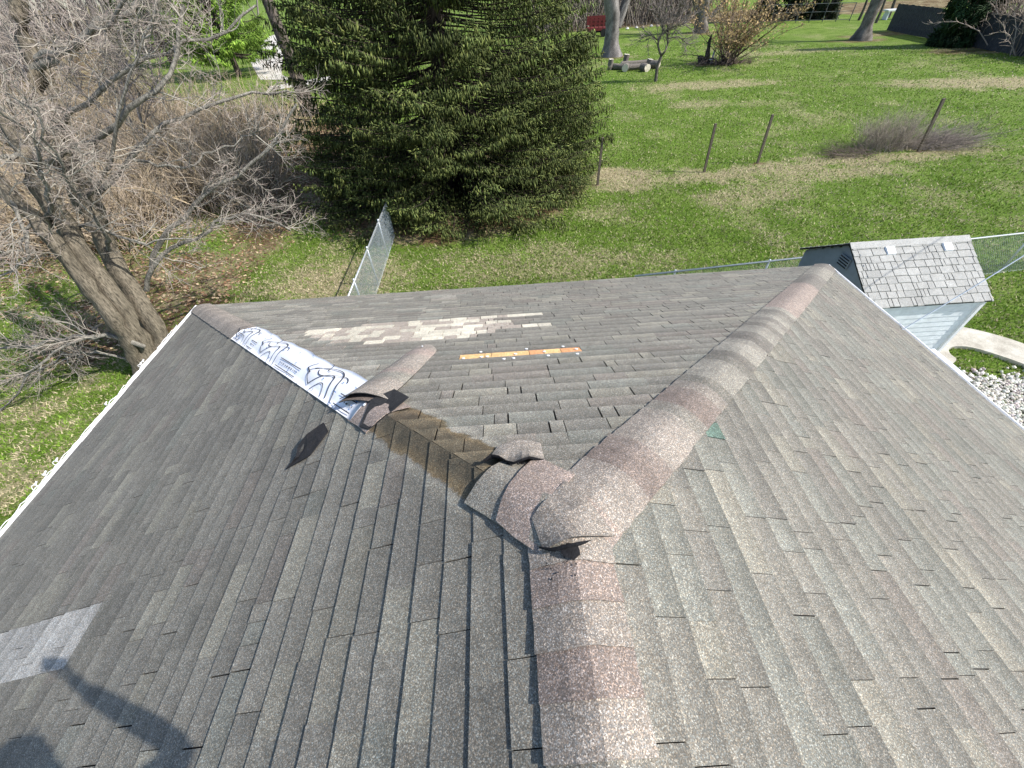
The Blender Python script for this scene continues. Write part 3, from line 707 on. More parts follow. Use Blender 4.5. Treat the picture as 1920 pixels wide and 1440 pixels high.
# ---------------------------------------------------------------- peeled strip of hip caps lying on the far slope
ps = tag(empty('peeled_cap_strip', tuple(PF(-1.1, 1.8, 0))), 'pinkish tan strip of hip caps peeled onto the far slope beside the white underlayment', 'shingle strip')
def arch_strip(P0, P1, w0, w1, rise0, rise1, n_, lift0, lift1, nl=14, nw=9, th=.006, tint=None):
    P0, P1 = np.array(P0), np.array(P1); t = unit(P1 - P0); e = unit(np.cross(n_, t)); V = []; T_ = []
    for i in range(nl + 1):
        f_ = i / nl; c_ = P0 + (P1 - P0) * f_; w_ = w0 + (w1 - w0) * f_; r_ = rise0 + (rise1 - rise0) * f_; li = lift0 + (lift1 - lift0) * min(1, f_ * 2.2)
        endround = 1 - .0 * f_
        for j in range(nw):
            a = j / (nw - 1) * 2 - 1
            x_ = a * w_ * .5; l_ = 0
            if f_ > .86: l_ = -(abs(a) ** 2.2) * .11 * (f_ - .86) / .14
            z = r_ * (1 - a * a) + li + .003 * math.sin(11 * f_ + 3 * a)
            V.append(c_ + e * (x_ + rng.normal(0, .0015)) + t * l_ + n_ * z); T_.append(tint(f_, a))
    V = np.array(V); n = len(V); F = []
    for i in range(nl):
        for j in range(nw - 1): a = i * nw + j; F.append((a, a + 1, a + nw + 1, a + nw))
    if np.cross(V[1] - V[0], V[nw] - V[0]) @ n_ < 0: F = [f_[::-1] for f_ in F]
    bd = list(range(nw)) + [i * nw + nw - 1 for i in range(1, nl + 1)] + [nl * nw + j for j in range(nw - 2, -1, -1)] + [i * nw for i in range(nl - 1, 0, -1)]
    Fs = [(a, b, b + n, a + n) for a, b in zip(bd, bd[1:] + bd[:1])]
    return np.concatenate([V, V - n_ * th]), F, Fs, [tuple(reversed([k + n for k in f_])) for f_ in F], np.array(T_ + T_)
def strip_t(f_, a):
    k = int(f_ * 8); base = [CP, CP * .95, CG * 1.05, CR * 1.1, CP * .95, CP, CR * 1.25, CP][k % 8]; return base * .98
V, F, Fs, Fb, T_ = arch_strip(PF(-1.145, 1.24, 0), PF(-.93, 2.45, 0), .335, .26, .045, .03, NF, .034, .008, tint=strip_t)
meshobj('cap_strip', V, F + Fs + Fb, None, ps, tint=T_, mats=[M_CAP, M_DECK], fmat=[0] * len(F) + [1] * (len(Fs) + len(Fb)))
V, F, Fs, Fb, T_ = arch_strip(PF(-1.155, 1.215, 0), PF(-1.11, 1.40, 0), .33, .33, .022, .034, NF, .016, .016, nl=3, tint=lambda f_, a: CR * .55)
meshobj('under_layer', V, F + Fs + Fb, None, ps, tint=T_, mats=[M_CAP, M_DECK], fmat=[0] * len(F) + [1] * (len(Fs) + len(Fb)))
nail(PF(-.955, 2.36, .045), NF, .007, ps, 'nail')
def sheet_poly(name, pts, mat, parent=None, th=.006, tint=(.03, .03, .032), sub=True, jit=.006, nrm=np.array([0, 0, 1.])):
    """crumpled flat piece from an outline of 3-D points with a raised centre"""
    P = np.array(pts, float); c_ = P.mean(0); V = [c_ + nrm * jit * 2]; n = len(P)
    for k_ in (.5, 1.0):
        for p_ in P: V.append(c_ + (p_ - c_) * k_ + nrm * rng.normal(0, jit) * (1 if k_ < 1 else .4) + nrm * jit)
    V = np.array(V); F = [(0, 1 + i, 1 + (i + 1) % n) for i in range(n)] + [(1 + i, 1 + n + i, 1 + n + (i + 1) % n, 1 + (i + 1) % n) for i in range(n)]
    if np.cross(V[1] - V[0], V[2] - V[0]) @ nrm < 0: F = [f_[::-1] for f_ in F]
    m_ = len(V); Fs = [(1 + n + i, 1 + n + i + m_, 1 + n + (i + 1) % n + m_, 1 + n + (i + 1) % n) for i in range(n)]
    return meshobj(name, np.concatenate([V, V - nrm * th]), F + Fs + [tuple(reversed([k + m_ for k in f_])) for f_ in F], mat, parent, tint=tint)
fl = tag(empty('folded_flap', tuple(PF(-1.0, 1.1, 0))), 'black underside of a folded cap shingle on the hip below the peeled strip', 'shingle piece')
sheet_poly('flap', [cpt(FR_LH, 1.10 * K2, -.19, .05), cpt(FR_LH, .99 * K2, -.20, .035), cpt(FR_LH, .93 * K2, -.06, .03), cpt(FR_LH, .955 * K2, .13, .02), cpt(FR_LH, 1.02 * K2, .145, .022), cpt(FR_LH, 1.09 * K2, -.02, .035)], M_ASPH, fl, tint=(.018, .018, .020), jit=.004, nrm=FR_LH[6])
tf = tag(empty('torn_shingle', tuple(PL(.92, 1.63, 0))), 'small torn black shingle scrap curled on the left slope below the fold', 'shingle scrap')
o_ = [(.80, 1.77, .012), (.845, 1.69, .03), (.94, 1.70, .04), (1.0, 1.64, .05), (1.075, 1.545, .03), (1.0, 1.50, .010), (.93, 1.53, .012), (.845, 1.59, .010), (.825, 1.66, .010)]
sheet_poly('scrap', [PL(*q) for q in o_], M_ASPH, tf, tint=(.013, .013, .015), jit=.006, nrm=NL)
v, f = tube1(smoothp([PL(.85, 1.735, .018), PL(.89, 1.68, .022), PL(.945, 1.665, .030), PL(.965, 1.635, .03)], 9, 1), [.002, .010, .013, .013, .012, .012, .010, .007, .002], 7)
meshobj('curled_edge', v, capped(v, f, 7), M_ASPH, tf, tint=(.045, .045, .043))
# broken cap piece bent up beside the loose caps
br = tag(empty('broken_cap_piece', tuple(PF(-.2, .45, 0))), 'broken curled pinkish grey cap piece with a torn black edge beside the apex', 'shingle piece')
V = []; T_ = []
for i in range(6):
    for j in range(9):
        f_, a = i / 5, j / 8
        s_ = .555 - .19 * f_ + .012 * math.sin(a * 9) * (f_ > .9) + (.02 * math.sin(a * 5.3 + 1) if f_ > .9 else 0) - .03 * (1 - abs(2 * a - 1)) * (1 - f_) * -1
        u_ = -.265 + .215 * a - .045 * f_ * (1 - a) * 1.4
        z = .018 + .035 * (f_ ** 2) * (1 + .4 * math.sin(a * 11)) + .012 * math.sin(math.pi * a)
        V.append(PF(u_, s_, z)); T_.append(CP * (1.02 if f_ < .85 else .5))
V = np.array(V); n = len(V); F = [(i * 9 + j, i * 9 + j + 1, i * 9 + j + 10, i * 9 + j + 9) for i in range(5) for j in range(8)]
if np.cross(V[1] - V[0], V[9] - V[0]) @ NF < 0: F = [f_[::-1] for f_ in F]
bd = list(range(9)) + [i * 9 + 8 for i in range(1, 6)] + [45 + j for j in range(7, -1, -1)] + [i * 9 for i in range(4, 0, -1)]
Fs = [(a, b, b + n, a + n) for a, b in zip(bd, bd[1:] + bd[:1])]
meshobj('cap_fragment', np.concatenate([V, V - NF * .012]), F + Fs + [tuple(reversed([k + n for k in f_])) for f_ in F], None, br, tint=np.array(T_ + T_), mats=[M_CAP, M_TAR], fmat=[0] * len(F) + [1] * (len(Fs) + len(F)))
a_ = Acc()
for k in range(26):
    u_ = -.30 + .25 * k / 25; V, F = lump(PF(u_, .365 + .012 * math.sin(k) - .0 * k, .012 + .01 * rng.random()), rng.uniform(.006, .014), 6, .9, 2, k); a_.add(V, F)
a_.build('torn_edge', M_TAR, br)

# ---------------------------------------------------------------- shed
shed = tag(empty('garden_shed', (7.35, 6.1, GZ)), 'small grey sided shed with pale grey shingled gable roof beside the right eave', 'shed')
zE = -.6; x0, x1, y0, y1 = 6.26, 8.46, 4.98, 7.20; ym = (y0 + y1) / 2; RR = .655
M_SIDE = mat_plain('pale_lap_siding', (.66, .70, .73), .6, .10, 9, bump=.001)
M_SIDE_SHADE = mat_plain('shaded_lap_siding', (.20, .24, .28), .6, .08, 9)  # siding darkened: shade of the left gable end put into its colour
M_SROOF = mat_granule('pale_shingle_granules', .25)
M_DKTRIM = mat_plain('black_roof_edge', (.02, .02, .02), .8, .3, 20)
ov = .10
a_ = Acc(); bx0, bx1, by0, by1 = x0 + ov, x1 - .02 - ov * .6, y0 + .045, y1 - .045
a_.add(boxv(((bx0 + bx1) / 2, (by0 + by1) / 2, (GZ + zE) / 2), (bx1 - bx0 - .04, by1 - by0 - .04, zE - GZ)), BOXF); a_.build('wall', M_SIDE, shed)
# lap siding boards on the front, right and left walls
def boardbox(a, b, z0, z1, o, th0, th1):
    a = np.array(a, float); b = np.array(b, float); o = np.array(o, float); V = []
    for P in (a, b):
        for (q, z) in ((0, z0), (th0, z0), (th1, z1), (0, z1)): V.append([P[0] + o[0] * q, P[1] + o[1] * q, z])
    return V, [(0, 1, 5, 4), (1, 2, 6, 5), (2, 3, 7, 6), (3, 0, 4, 7), (0, 3, 2, 1), (4, 5, 6, 7)]
nb = 17; hb = (zE - .02 - GZ - .08) / nb
for k in range(nb):
    z0 = GZ + .08 + k * hb
    V, F = boardbox((bx0, by0 + .018), (bx1, by0 + .018), z0 + .003, z0 + hb - .004, (0, -1), .015, .009); meshobj('siding_board', V, F, M_SIDE, shed)
    V, F = boardbox((bx1 - .018, by0), (bx1 - .018, by1), z0, z0 + hb + .004, (1, 0), .012, .006); meshobj('siding_board', V, F, M_SIDE, shed)
nb2 = nb + 6
for k in range(nb2):
    z0 = GZ + .08 + k * hb; zc = z0 + hb / 2
    if zc < zE - .03: ya, yb_ = by0, by1
    else:
        hh = (1 - (zc - zE) / RR) * (y1 - y0) / 2 - .06
        if hh < .08: continue
        ya, yb_ = ym - hh, ym + hh
    V, F = boardbox((bx0 + .018, ya), (bx0 + .018, yb_), z0, z0 + hb + .004, (-1, 0), .022, .006); meshobj('siding_board', V, F, M_SIDE_SHADE, shed)
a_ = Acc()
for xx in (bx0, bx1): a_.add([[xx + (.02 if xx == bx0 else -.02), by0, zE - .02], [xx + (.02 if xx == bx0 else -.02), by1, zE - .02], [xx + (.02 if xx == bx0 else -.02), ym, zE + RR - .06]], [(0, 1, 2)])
a_.build('gable', M_SIDE_SHADE, shed)
for cx, cy in ((bx1, by0), (bx0, by0)): meshobj('corner_trim', boxv((cx, cy, (GZ + zE) / 2), (.06, .06, zE - GZ - .02)), BOXF, M_WHITE, shed)
vt = meshobj('gable_vent', boxv((bx0 - .03, ym - .02, zE + .30), (.02, .26, .2)), BOXF, M_SIDE_SHADE, shed)
for k in range(4): meshobj('louvre', boxv((bx0 - .047, ym - .02, zE + .22 + k * .05), (.014, .24, .014)), BOXF, M_DKTRIM, vt)
sl_len = math.hypot((y1 - y0) / 2, RR); a_ = Acc()
def shp(side, x, s, z):
    cy = ((y1 - y0) / 2) / sl_len; cz = RR / sl_len
    return np.array([x, ym + side * s * cy, zE + RR - s * cz]) + np.array([0, side * cz, cy]) * z
for side in (-1, 1):
    t4 = [shp(side, x0, 0, 0), shp(side, x1, 0, 0), shp(side, x1, sl_len, 0), shp(side, x0, sl_len, 0)]; b4 = [p_ - [0, 0, .035] for p_ in t4]
    a_.add(t4 + b4, [(0, 1, 2, 3), (7, 6, 5, 4), (0, 4, 5, 1), (1, 5, 6, 2), (2, 6, 7, 3), (3, 7, 4, 0)])
rf = a_.build('roof', M_DKTRIM, shed)
NC = 9; ex = sl_len / NC
for side in (-1, 1):
    for k in range(NC):
        u = x0 - .01 - rng.uniform(0, .2)
        while u < x1 + .01:
            w_ = rng.choice([.07, .12, .19, .24]) * rng.uniform(.9, 1.1) if side < 0 else .3
            a, b = max(u, x0 - .012) + .006, min(u + w_, x1 + .012) - .006; u += w_
            if b - a < .015: continue
            s0, s1 = k * ex, (k + 1) * ex + (.02 if k == NC - 1 else 0) + rng.choice([0, -.014]); t_ = rng.uniform(.010, .016)
            top = [shp(side, a, s0 - .003 * (k > 0), .003), shp(side, b, s0 - .003 * (k > 0), .003), shp(side, b, s1, t_), shp(side, a, s1, t_)]
            bot = [p_ - np.array([0, 0, t_ if i > 1 else .002]) for i, p_ in enumerate(top)]
            F = [(0, 1, 2, 3), (0, 4, 5, 1), (1, 5, 6, 2), (2, 6, 7, 3), (3, 7, 4, 0)]
            if side < 0: F = [f_[::-1] for f_ in F]
            meshobj('shingle', top + bot, F, M_SROOF, rf, tint=np.array([.33, .335, .325]) * rng.uniform(.9, 1.08))
for k in range(8):
    xa, xb = x0 - .012 + k * (x1 - x0 + .024) / 8, x0 - .012 + (k + 1) * (x1 - x0 + .024) / 8 - .004
    V = [[xa, ym - .11, zE + RR - .11 * RR / (y1 - ym) + .018], [xa, ym, zE + RR + .022], [xa, ym + .11, zE + RR - .11 * RR / (y1 - ym) + .018]]
    V += [[xb, q[1], q[2] + .004] for q in V]; V += [[q[0], q[1], q[2] - .012] for q in V]
    meshobj('ridge_cap', V, [(0, 3, 4, 1), (1, 4, 5, 2), (0, 1, 7, 6), (1, 2, 8, 7), (5, 4, 10, 11), (4, 3, 9, 10), (0, 6, 9, 3), (2, 5, 11, 8)], M_SROOF, rf, tint=(.37, .375, .365))
for xx in (6.94, 8.0):
    P = shp(-1, xx, .20, .02); V = boxv((0, 0, 0), (.17, .17, .03)); ang = math.atan2(RR, (y1 - y0) / 2); R = np.array([[1, 0, 0], [0, math.cos(ang), -math.sin(ang)], [0, math.sin(ang), math.cos(ang)]])
    V = V @ R.T + P; V[4:] = (V[4:] - V[4:].mean(0)) * .85 + V[4:].mean(0); meshobj('roof_vent', V, BOXF, M_WHITE, shed)

# ---------------------------------------------------------------- chain link fences
def chain_fence(a, b, Hf, label, posts, step=.06, wire=.0022, taper=0):
    a = np.array(a, float); b = np.array(b, float); L = np.linalg.norm(b - a); d = (b - a) / L
    root = tag(empty('chain_link_fence', (a[0], a[1], GZ)), label, 'fence')
    P = lambda l, z: np.array([a[0] + d[0] * l, a[1] + d[1] * l, GZ + z])
    v, f = tube1([P(-.02, Hf), P(L + .02, Hf)], .021, 8); meshobj('top_rail', v, capped(v, f, 8), M_GALV, root, smooth=True)
    for l in posts:
        v, f = tube1([P(l, -.05) + np.array([-d[1], d[0], 0]) * .035, P(l, Hf + .03) + np.array([-d[1], d[0], 0]) * .035], .024, 8); meshobj('post', v, capped(v, f, 8), M_GALV, root, smooth=True)
    seg = []; n = int(L / step); nz = int(Hf / step)
    zz = np.arange(nz + 2) * step
    for sgn in (0, 1):
        for i in range(n + 1):
            x_ = i * step + ((np.arange(nz + 2) + sgn) % 2) * step
            seg.append([P(q, min(z + .02, Hf + .035)) + np.array([-d[1], d[0], 0]) * .003 * ((k + sgn) % 2) for k, (q, z) in enumerate(zip(x_, zz))])
    seg = np.array(seg); v, f = tubes(seg, np.full(seg.shape[:2], wire), 3)
    tag(meshobj('wire_mesh', v, f, M_MESHW, root), kind='stuff'); return root
chain_fence((-3.88, 6.6), (-3.92, 13.4), 1.2, 'chain link fence running from the house to the big spruce', (1.9, 3.6, 5.4), step=.055, wire=.0026)
chain_fence((3.0, 7.82), (16.5, 8.92), 1.2, 'chain link fence running behind the small shed to the right', (1, 3.4, 5.8, 8.2, 10.6, 13.3))

# ---------------------------------------------------------------- weathered wooden posts in a row
M_WOOD = mat_plain('weathered_post_wood', (.14, .115, .09), .9, .4, 22, bump=.006)
lp = ['leftmost leaning wooden post beside the spruce and straw mound', 'second wooden post from the spruce in the lawn', 'third wooden post, with fallen leaves at its foot', 'tall leaning wooden post standing in the brush pile']
for (bx, by, tx, ty), lb in zip(((1120, 348, 1130, 258), (1320, 323, 1342, 232), (1420, 306, 1449, 215), (1722, 284, 1770, 185)), lp):
    g = G(bx, by); top = None
    vx = ray(tx, ty); s_ = ((g[1] + (0.0)) - CAM[1]) / vx[1]; top = CAM + vx * s_
    rw = .045 if bx != 1722 else .055; d = unit(top - g); a, b = frame(d); V = []
    for f_ in (-.06, 1.0):
        for sx, sy in ((-1, -1), (1, -1), (1, 1), (-1, 1)): V.append(g + (top - g) * f_ + a * rw * sx * .8 + b * rw * sy)
    for sx, sy in ((-1, -1), (1, -1), (1, 1), (-1, 1)): V.append(top + d * .012 + a * rw * sx * .62 + b * rw * sy * .8)
    F = [(0, 3, 2, 1), (8, 9, 10, 11)] + [(i, (i + 1) % 4, (i + 1) % 4 + 4, i + 4) for i in range(4)] + [(4 + i, 4 + (i + 1) % 4, (i + 1) % 4 + 8, i + 8) for i in range(4)]
    tag(meshobj('wooden_post', V, F, M_WOOD), lb, 'post', 'row of weathered posts in the lawn')

# ---------------------------------------------------------------- branching vegetation
def grow(parents, n, len_rng, rad0, ang, K, up=.1, start=.15, jit=.12, droop=0.0):
    """children (n,K,3) from parent polylines list of (P (M,K0,3))"""
    P = parents; M, K0, _ = P.shape
    seglen = np.linalg.norm(np.diff(P, axis=1), axis=2).sum(1)
    pi = rng.choice(M, n, p=seglen / seglen.sum()); t = rng.uniform(start, 1.0, n) * (K0 - 1.001)
    i = t.astype(int); f = (t - i)[:, None]
    o = P[pi, i] * (1 - f) + P[pi, i + 1] * f; d = P[pi, i + 1] - P[pi, i]; d /= np.linalg.norm(d, axis=1, keepdims=True) + 1e-9
    a, b = frame(d); ph = rng.uniform(0, 6.283, n)[:, None]; an = (ang + rng.normal(0, .22, n))[:, None]
    q = d * np.cos(an) + (a * np.cos(ph) + b * np.sin(ph)) * np.sin(an); q[:, 2] += up; q /= np.linalg.norm(q, axis=1, keepdims=True)
    L = rng.uniform(*len_rng, n) * (1.15 - .5 * t / (K0 - 1)); out = np.zeros((n, K, 3)); out[:, 0] = o
    for k in range(1, K):
        q = q + rng.normal(0, jit, (n, 3)); q[:, 2] += up * .25 - droop; q /= np.linalg.norm(q, axis=1, keepdims=True)
        out[:, k] = out[:, k - 1] + q * (L / (K - 1))[:, None]
    R = np.linspace(1, .35, K)[None] * (rad0 * rng.uniform(.7, 1.2, n))[:, None]
    return out, R
BK = np.array([.20, .175, .145]); TW = np.array([.26, .225, .205])
def tints(n, per, base, var=.25): return np.repeat(base * (1 + rng.uniform(-var, var, (n, 1))), per, 0)

# the big multi-stemmed bare tree beside the left eave
tree = tag(empty('bare_tree', (-8.0, 7.6, GZ)), 'large multi stemmed leafless tree with furrowed grey bark standing beside the left eave', 'tree')
def PP(pts): return [AY(*q) for q in pts]
stems = [
    ([(322, 690, 7.2), (285, 600, 7.4), (215, 490, 7.8), (150, 370, 8.3), (100, 250, 8.8), (62, 130, 9.2), (30, 0, 9.6), (10, -90, 10.0)], .20, .11),
    ([(300, 715, 7.0), (240, 600, 7.1), (170, 500, 7.3), (105, 400, 7.6), (45, 290, 7.9), (0, 190, 8.2), (-60, 60, 8.6)], .215, .12),
    ([(275, 700, 6.9), (210, 590, 6.9), (130, 490, 7.0), (60, 410, 7.1), (0, 345, 7.3), (-90, 250, 7.6)], .165, .10),
    ([(315, 690, 7.5), (250, 560, 7.9), (200, 440, 8.4), (160, 330, 8.9), (110, 210, 9.5), (75, 90, 10.2)], .14, .075),
]
stemP = []
for pts, r0, r1 in stems:
    p_ = smoothp(PP(pts), 26, 2); p_[0, 2] = GZ - .1; p_[1:, :2] += rng.normal(0, .025, (25, 2)); r_ = np.linspace(r0, r1, 26) * (1 + .06 * np.sin(np.arange(26) * 1.7)); r_[:3] *= [1.7, 1.35, 1.12]
    V, F = tube1(p_, r_, 14); nrm = np.repeat(p_, 14, 0); dv = V - nrm; ang_ = np.tile(np.arange(14), 26)
    V = nrm + dv * (1 + .10 * np.sin(ang_ * 2.3 + np.repeat(np.arange(26), 14) * .21))[:, None] * (1 + rng.normal(0, .03, (len(V), 1)))
    t_ = np.array([.175, .150, .112]) * (1 + .35 * (np.sin(ang_ * 3.1) * .4 + rng.normal(0, .25, len(V))))[:, None]
    meshobj('trunk', V, [tuple(f_) for f_ in F], M_BARK, tree, tint=t_.clip(.02, .6), smooth=True); stemP.append(p_)
limbs = [
    ([(60, 130, 9.2), (110, 100, 9.2), (165, 55, 9.4), (240, 18, 9.7), (330, -30, 10)], .085), ([(70, 110, 9.2), (130, 95, 9.0), (215, 30, 8.8), (260, -30, 8.7)], .06),
    ([(80, 310, 8.5), (110, 296, 8.4), (165, 268, 8.3), (222, 236, 8.2), (246, 200, 8.2), (290, 172, 8.3), (330, 140, 8.6), (333, 80, 8.8), (345, 10, 9)], .07),
    ([(180, 365, 8.5), (240, 300, 8.9), (290, 250, 9.2), (350, 212, 9.4), (420, 192, 9.6), (475, 180, 9.8), (540, 170, 10)], .055),
    ([(285, 500, 8.5), (300, 440, 8.6), (340, 415, 8.7), (400, 355, 8.9), (460, 320, 9.1), (500, 285, 9.2), (540, 235, 9.4), (556, 195, 9.5)], .06),
    ([(275, 545, 8.0), (292, 480, 8.2), (330, 460, 8.4), (380, 440, 8.6), (420, 410, 8.7), (480, 400, 8.8), (545, 432, 9)], .055),
    ([(110, 435, 7.7), (150, 425, 7.6), (185, 418, 7.5), (215, 445, 7.5), (265, 465, 7.5), (300, 455, 7.6), (360, 448, 7.7)], .04),
    ([(250, 300, 8.6), (300, 308, 8.7), (350, 318, 8.8), (395, 285, 9.0), (440, 268, 9.2), (485, 245, 9.3)], .03),
    ([(270, 650, 6.9), (225, 634, 6.8), (180, 628, 6.7), (130, 635, 6.6), (60, 645, 6.6), (0, 657, 6.6), (-80, 650, 6.6)], .055),
    ([(180, 629, 6.7), (130, 638, 6.5), (65, 690, 6.2), (20, 745, 6.0), (-30, 790, 5.8)], .035),
    ([(280, 690, 6.9), (240, 670, 6.8), (190, 658, 6.9), (120, 662, 7.0), (70, 700, 7.1), (20, 735, 7.1)], .03),
    ([(0, 190, 8.2), (40, 200, 8.1), (60, 195, 8.0), (110, 230, 7.9)], .04), ([(45, 290, 7.9), (10, 300, 7.6), (-30, 330, 7.4)], .05),
    ([(10, 345, 7.3), (60, 470, 6.6), (20, 520, 6.3), (-30, 560, 6.1)], .035), ([(60, 420, 7.1), (35, 470, 6.8), (10, 475, 6.6), (-40, 500, 6.5)], .03),
    ([(150, 380, 8.3), (200, 330, 8.1), (215, 240, 8.0), (240, 150, 8.1), (280, 60, 8.3), (300, -20, 8.5)], .04),
    ([(100, 250, 8.8), (170, 180, 8.8), (260, 120, 9.0), (340, 90, 9.3), (420, 60, 9.6), (480, 10, 10)], .05),
    ([(205, 470, 7.8), (190, 420, 7.4), (130, 350, 7.1), (90, 270, 6.9), (70, 200, 6.8)], .04),
    ([(95, 430, 7.6), (90, 370, 7.2), (85, 310, 7.0), (50, 250, 6.8), (20, 210, 6.7), (-20, 190, 6.6)], .045),
]
limbP = []; parts = []
for pts, r0 in limbs:
    p_ = smoothp(PP(pts), 14, 1); p_[1:-1] += rng.normal(0, .035, (12, 3)); limbP.append(p_)
    V, F = tube1(p_, np.linspace(r0, r0 * .35, 14), 8)
    meshobj('limb', V, [tuple(f_) for f_ in F], M_BARK, tree, tint=(np.array([.23, .215, .185]) * (1 + rng.normal(0, .25, (len(V), 1)))).clip(.03, .6), smooth=True)
LP = np.array([resample(p_, 10) for p_ in limbP] + [resample(p_[9:], 10) for p_ in stemP])
b1, r1 = grow(LP, 260, (.5, 1.5), .0125, .85, 8, up=.12, jit=.20)
b2, r2 = grow(b1, 1700, (.25, .8), .0060, .8, 6, up=.08, jit=.22)
b3, r3 = grow(b2, 8000, (.10, .36), .0036, .8, 4, up=.05, jit=.2)
b3b, r3b = grow(b1, 2400, (.10, .4), .0038, .8, 4, up=.05, jit=.2)
for p_ in (b1, b2, b3, b3b): pass
L_ = []
for (p_, r_, s_, tn) in ((b1, r1, 5, [.28, .26, .22]), (b2, r2, 4, [.34, .31, .265]), (b3, r3, 3, [.38, .32, .28]), (b3b, r3b, 3, [.38, .32, .28])):
    v, f = tubes(p_, r_, s_); L_.append((v, f, tints(len(p_), p_.shape[1] * s_, np.array(tn), .35)))
v, f, t = merge(L_); meshobj('twigs', v, f, M_TWIG, tree, tint=t)

# brush thicket at left
def canes(n, region, Lr, base=np.array([.36, .29, .21]), r0=.009, side=4, spread=.55, K=6):
    x, y = region(n); o = np.stack([x, y, np.full(n, GZ)], 1)
    d = np.stack([rng.normal(0, spread, n), rng.normal(0, spread, n), np.ones(n)], 1); d /= np.linalg.norm(d, axis=1, keepdims=True)
    L = rng.uniform(*Lr, n); P = np.zeros((n, K, 3)); P[:, 0] = o; h = d.copy()
    for k in range(1, K):
        h = h + rng.normal(0, .10, (n, 3)); h[:, 2] -= .07 * k / K * 2; h /= np.linalg.norm(h, axis=1, keepdims=True); P[:, k] = P[:, k - 1] + h * (L / (K - 1))[:, None]
    R = np.linspace(1, .3, K)[None] * (r0 * rng.uniform(.5, 1.6, n))[:, None]
    v, f = tubes(P, R, 3); out = [(v, f, tints(n, K * 3, base, .5))]
    if side:
        c_, r_ = grow(P, n * side, (.3, 1.1), r0 * .55, .6, 4, up=.1, jit=.15, start=.25)
        v, f = tubes(c_, r_, 3); out.append((v, f, tints(len(c_), 12, base * 1.08, .5)))
    return out
def reg_thicket(n):
    xs_, ys_ = [], []
    while len(xs_) < n:
        y = 13.5 + 22 * rng.random() ** 1.2; xr = -8.9 - (y - 14) * .21; x = xr - abs(rng.normal(0, 1)) * (7 + y * .3)
        if fbm(x, y, .35, 40) > .36 and x > -46 and (y < 30 or x < -.62 * y): xs_.append(x); ys_.append(y)
    return np.array(xs_), np.array(ys_)
L_ = canes(4200, reg_thicket, (1.3, 3.8), r0=.017, side=4)
L2_ = canes(900, reg_thicket, (2.5, 4.5), base=np.array([.42, .33, .20]), r0=.012, side=3, spread=.7)
v, f, t = merge(L_ + L2_); tag(meshobj('brush_thicket', v, f, M_TWIG, tint=t), 'dense leafless brown brush thicket behind the big bare tree', 'brush', kind='stuff')

# a few bigger bare saplings inside the thicket
def small_tree(name, base, Ht, r0, label, cat='tree', group=None, lean=(0, 0), nb=(26, 120, 500), tint=BK, twig=TW, fork=3, spread=.7, forkh=.3, leaves=None, tw=1.0, roots=False):
    root = tag(empty(name, tuple(base)), label, cat, group); base = np.array(base, float)
    top = base + np.array([lean[0], lean[1], Ht * forkh]); p_ = smoothp([base - [0, 0, .1], base + (top - base) * .5 + rng.normal(0, .02 * Ht * .3, 3) * [1, 1, 0], top], 8, 1)
    rr = np.linspace(r0, r0 * .72, 8); rr[:2] *= [1.6, 1.2]
    V, F = tube1(p_, rr, 10); V += rng.normal(0, r0 * .05, V.shape); meshobj('trunk', V, [tuple(f_) for f_ in F], M_BARK, root, tint=(tint * (1 + rng.normal(0, .2, (len(V), 1)))).clip(.02, .6), smooth=True)
    F0 = []; 
    for k in range(fork):
        a = 2 * math.pi * k / fork + rng.uniform(-.4, .4); e = top + np.array([math.cos(a) * spread * Ht * .35 + lean[0], math.sin(a) * spread * Ht * .35 + lean[1], Ht * (1 - forkh) * rng.uniform(.75, 1)])
        q_ = resample([top - [0, 0, .05], top + (e - top) * .4 + np.array([math.cos(a), math.sin(a), 0]) * Ht * .05, e], 8); q_[1:-1] += rng.normal(0, .012 * Ht, (6, 3)); F0.append(q_)
    F0 = np.array(F0); L_ = [tubes(F0, np.linspace(r0 * .6, r0 * .15, 8)[None].repeat(fork, 0), 7)]; L_ = [(L_[0][0], L_[0][1], tints(fork, 56, tint, .1))]
    prev = F0; rad = r0 * .28; Ls = (Ht * .18, Ht * .4)
    for n_k in nb:
        c_, r_ = grow(prev, n_k, Ls, rad, .75, 6, up=.18, jit=.14, start=.1); v, f = tubes(c_, r_, 3); L_.append((v, f, tints(n_k, 18, twig, .3))); prev = c_; rad *= .5 * tw + .0; Ls = (Ls[0] * .5, Ls[1] * .5)
    v, f, t = merge(L_); meshobj('crown', v, f, M_TWIG, root, tint=t)
    if leaves:
        n_l, sz, col = leaves; pi = rng.integers(0, len(prev), n_l); tt = rng.integers(1, prev.shape[1], n_l); o = prev[pi, tt] + rng.normal(0, sz, (n_l, 3))
        a = rng.normal(0, 1, (n_l, 3)); a /= np.linalg.norm(a, axis=1, keepdims=True); b = np.cross(a, rng.normal(0, 1, (n_l, 3))); b /= np.linalg.norm(b, axis=1, keepdims=True)
        s_ = (sz * rng.uniform(.5, 1.2, n_l))[:, None]; V = np.stack([o - a * s_, o + b * s_ * .6, o + a * s_, o - b * s_ * .6], 1).reshape(-1, 3)
        meshobj('leaves', V, np.arange(4 * n_l).reshape(-1, 4), M_FOL, root, tint=tints(n_l, 4, np.array(col), .4))
    return root
for (px, py, Ht, r_, lb) in ((320, 345, 6.5, .09, 'bare sapling with pale stem in the brush behind the big tree, nearest the spruce'), (130, 300, 8, .12, 'dark bare sapling in the brush close behind the big tree'), (340, 250, 7, .10, 'slender bare sapling deep in the brush left of the spruce')):
    small_tree('bare_sapling', G(px, py), Ht, r_, lb, nb=(40, 260, 900), fork=3)

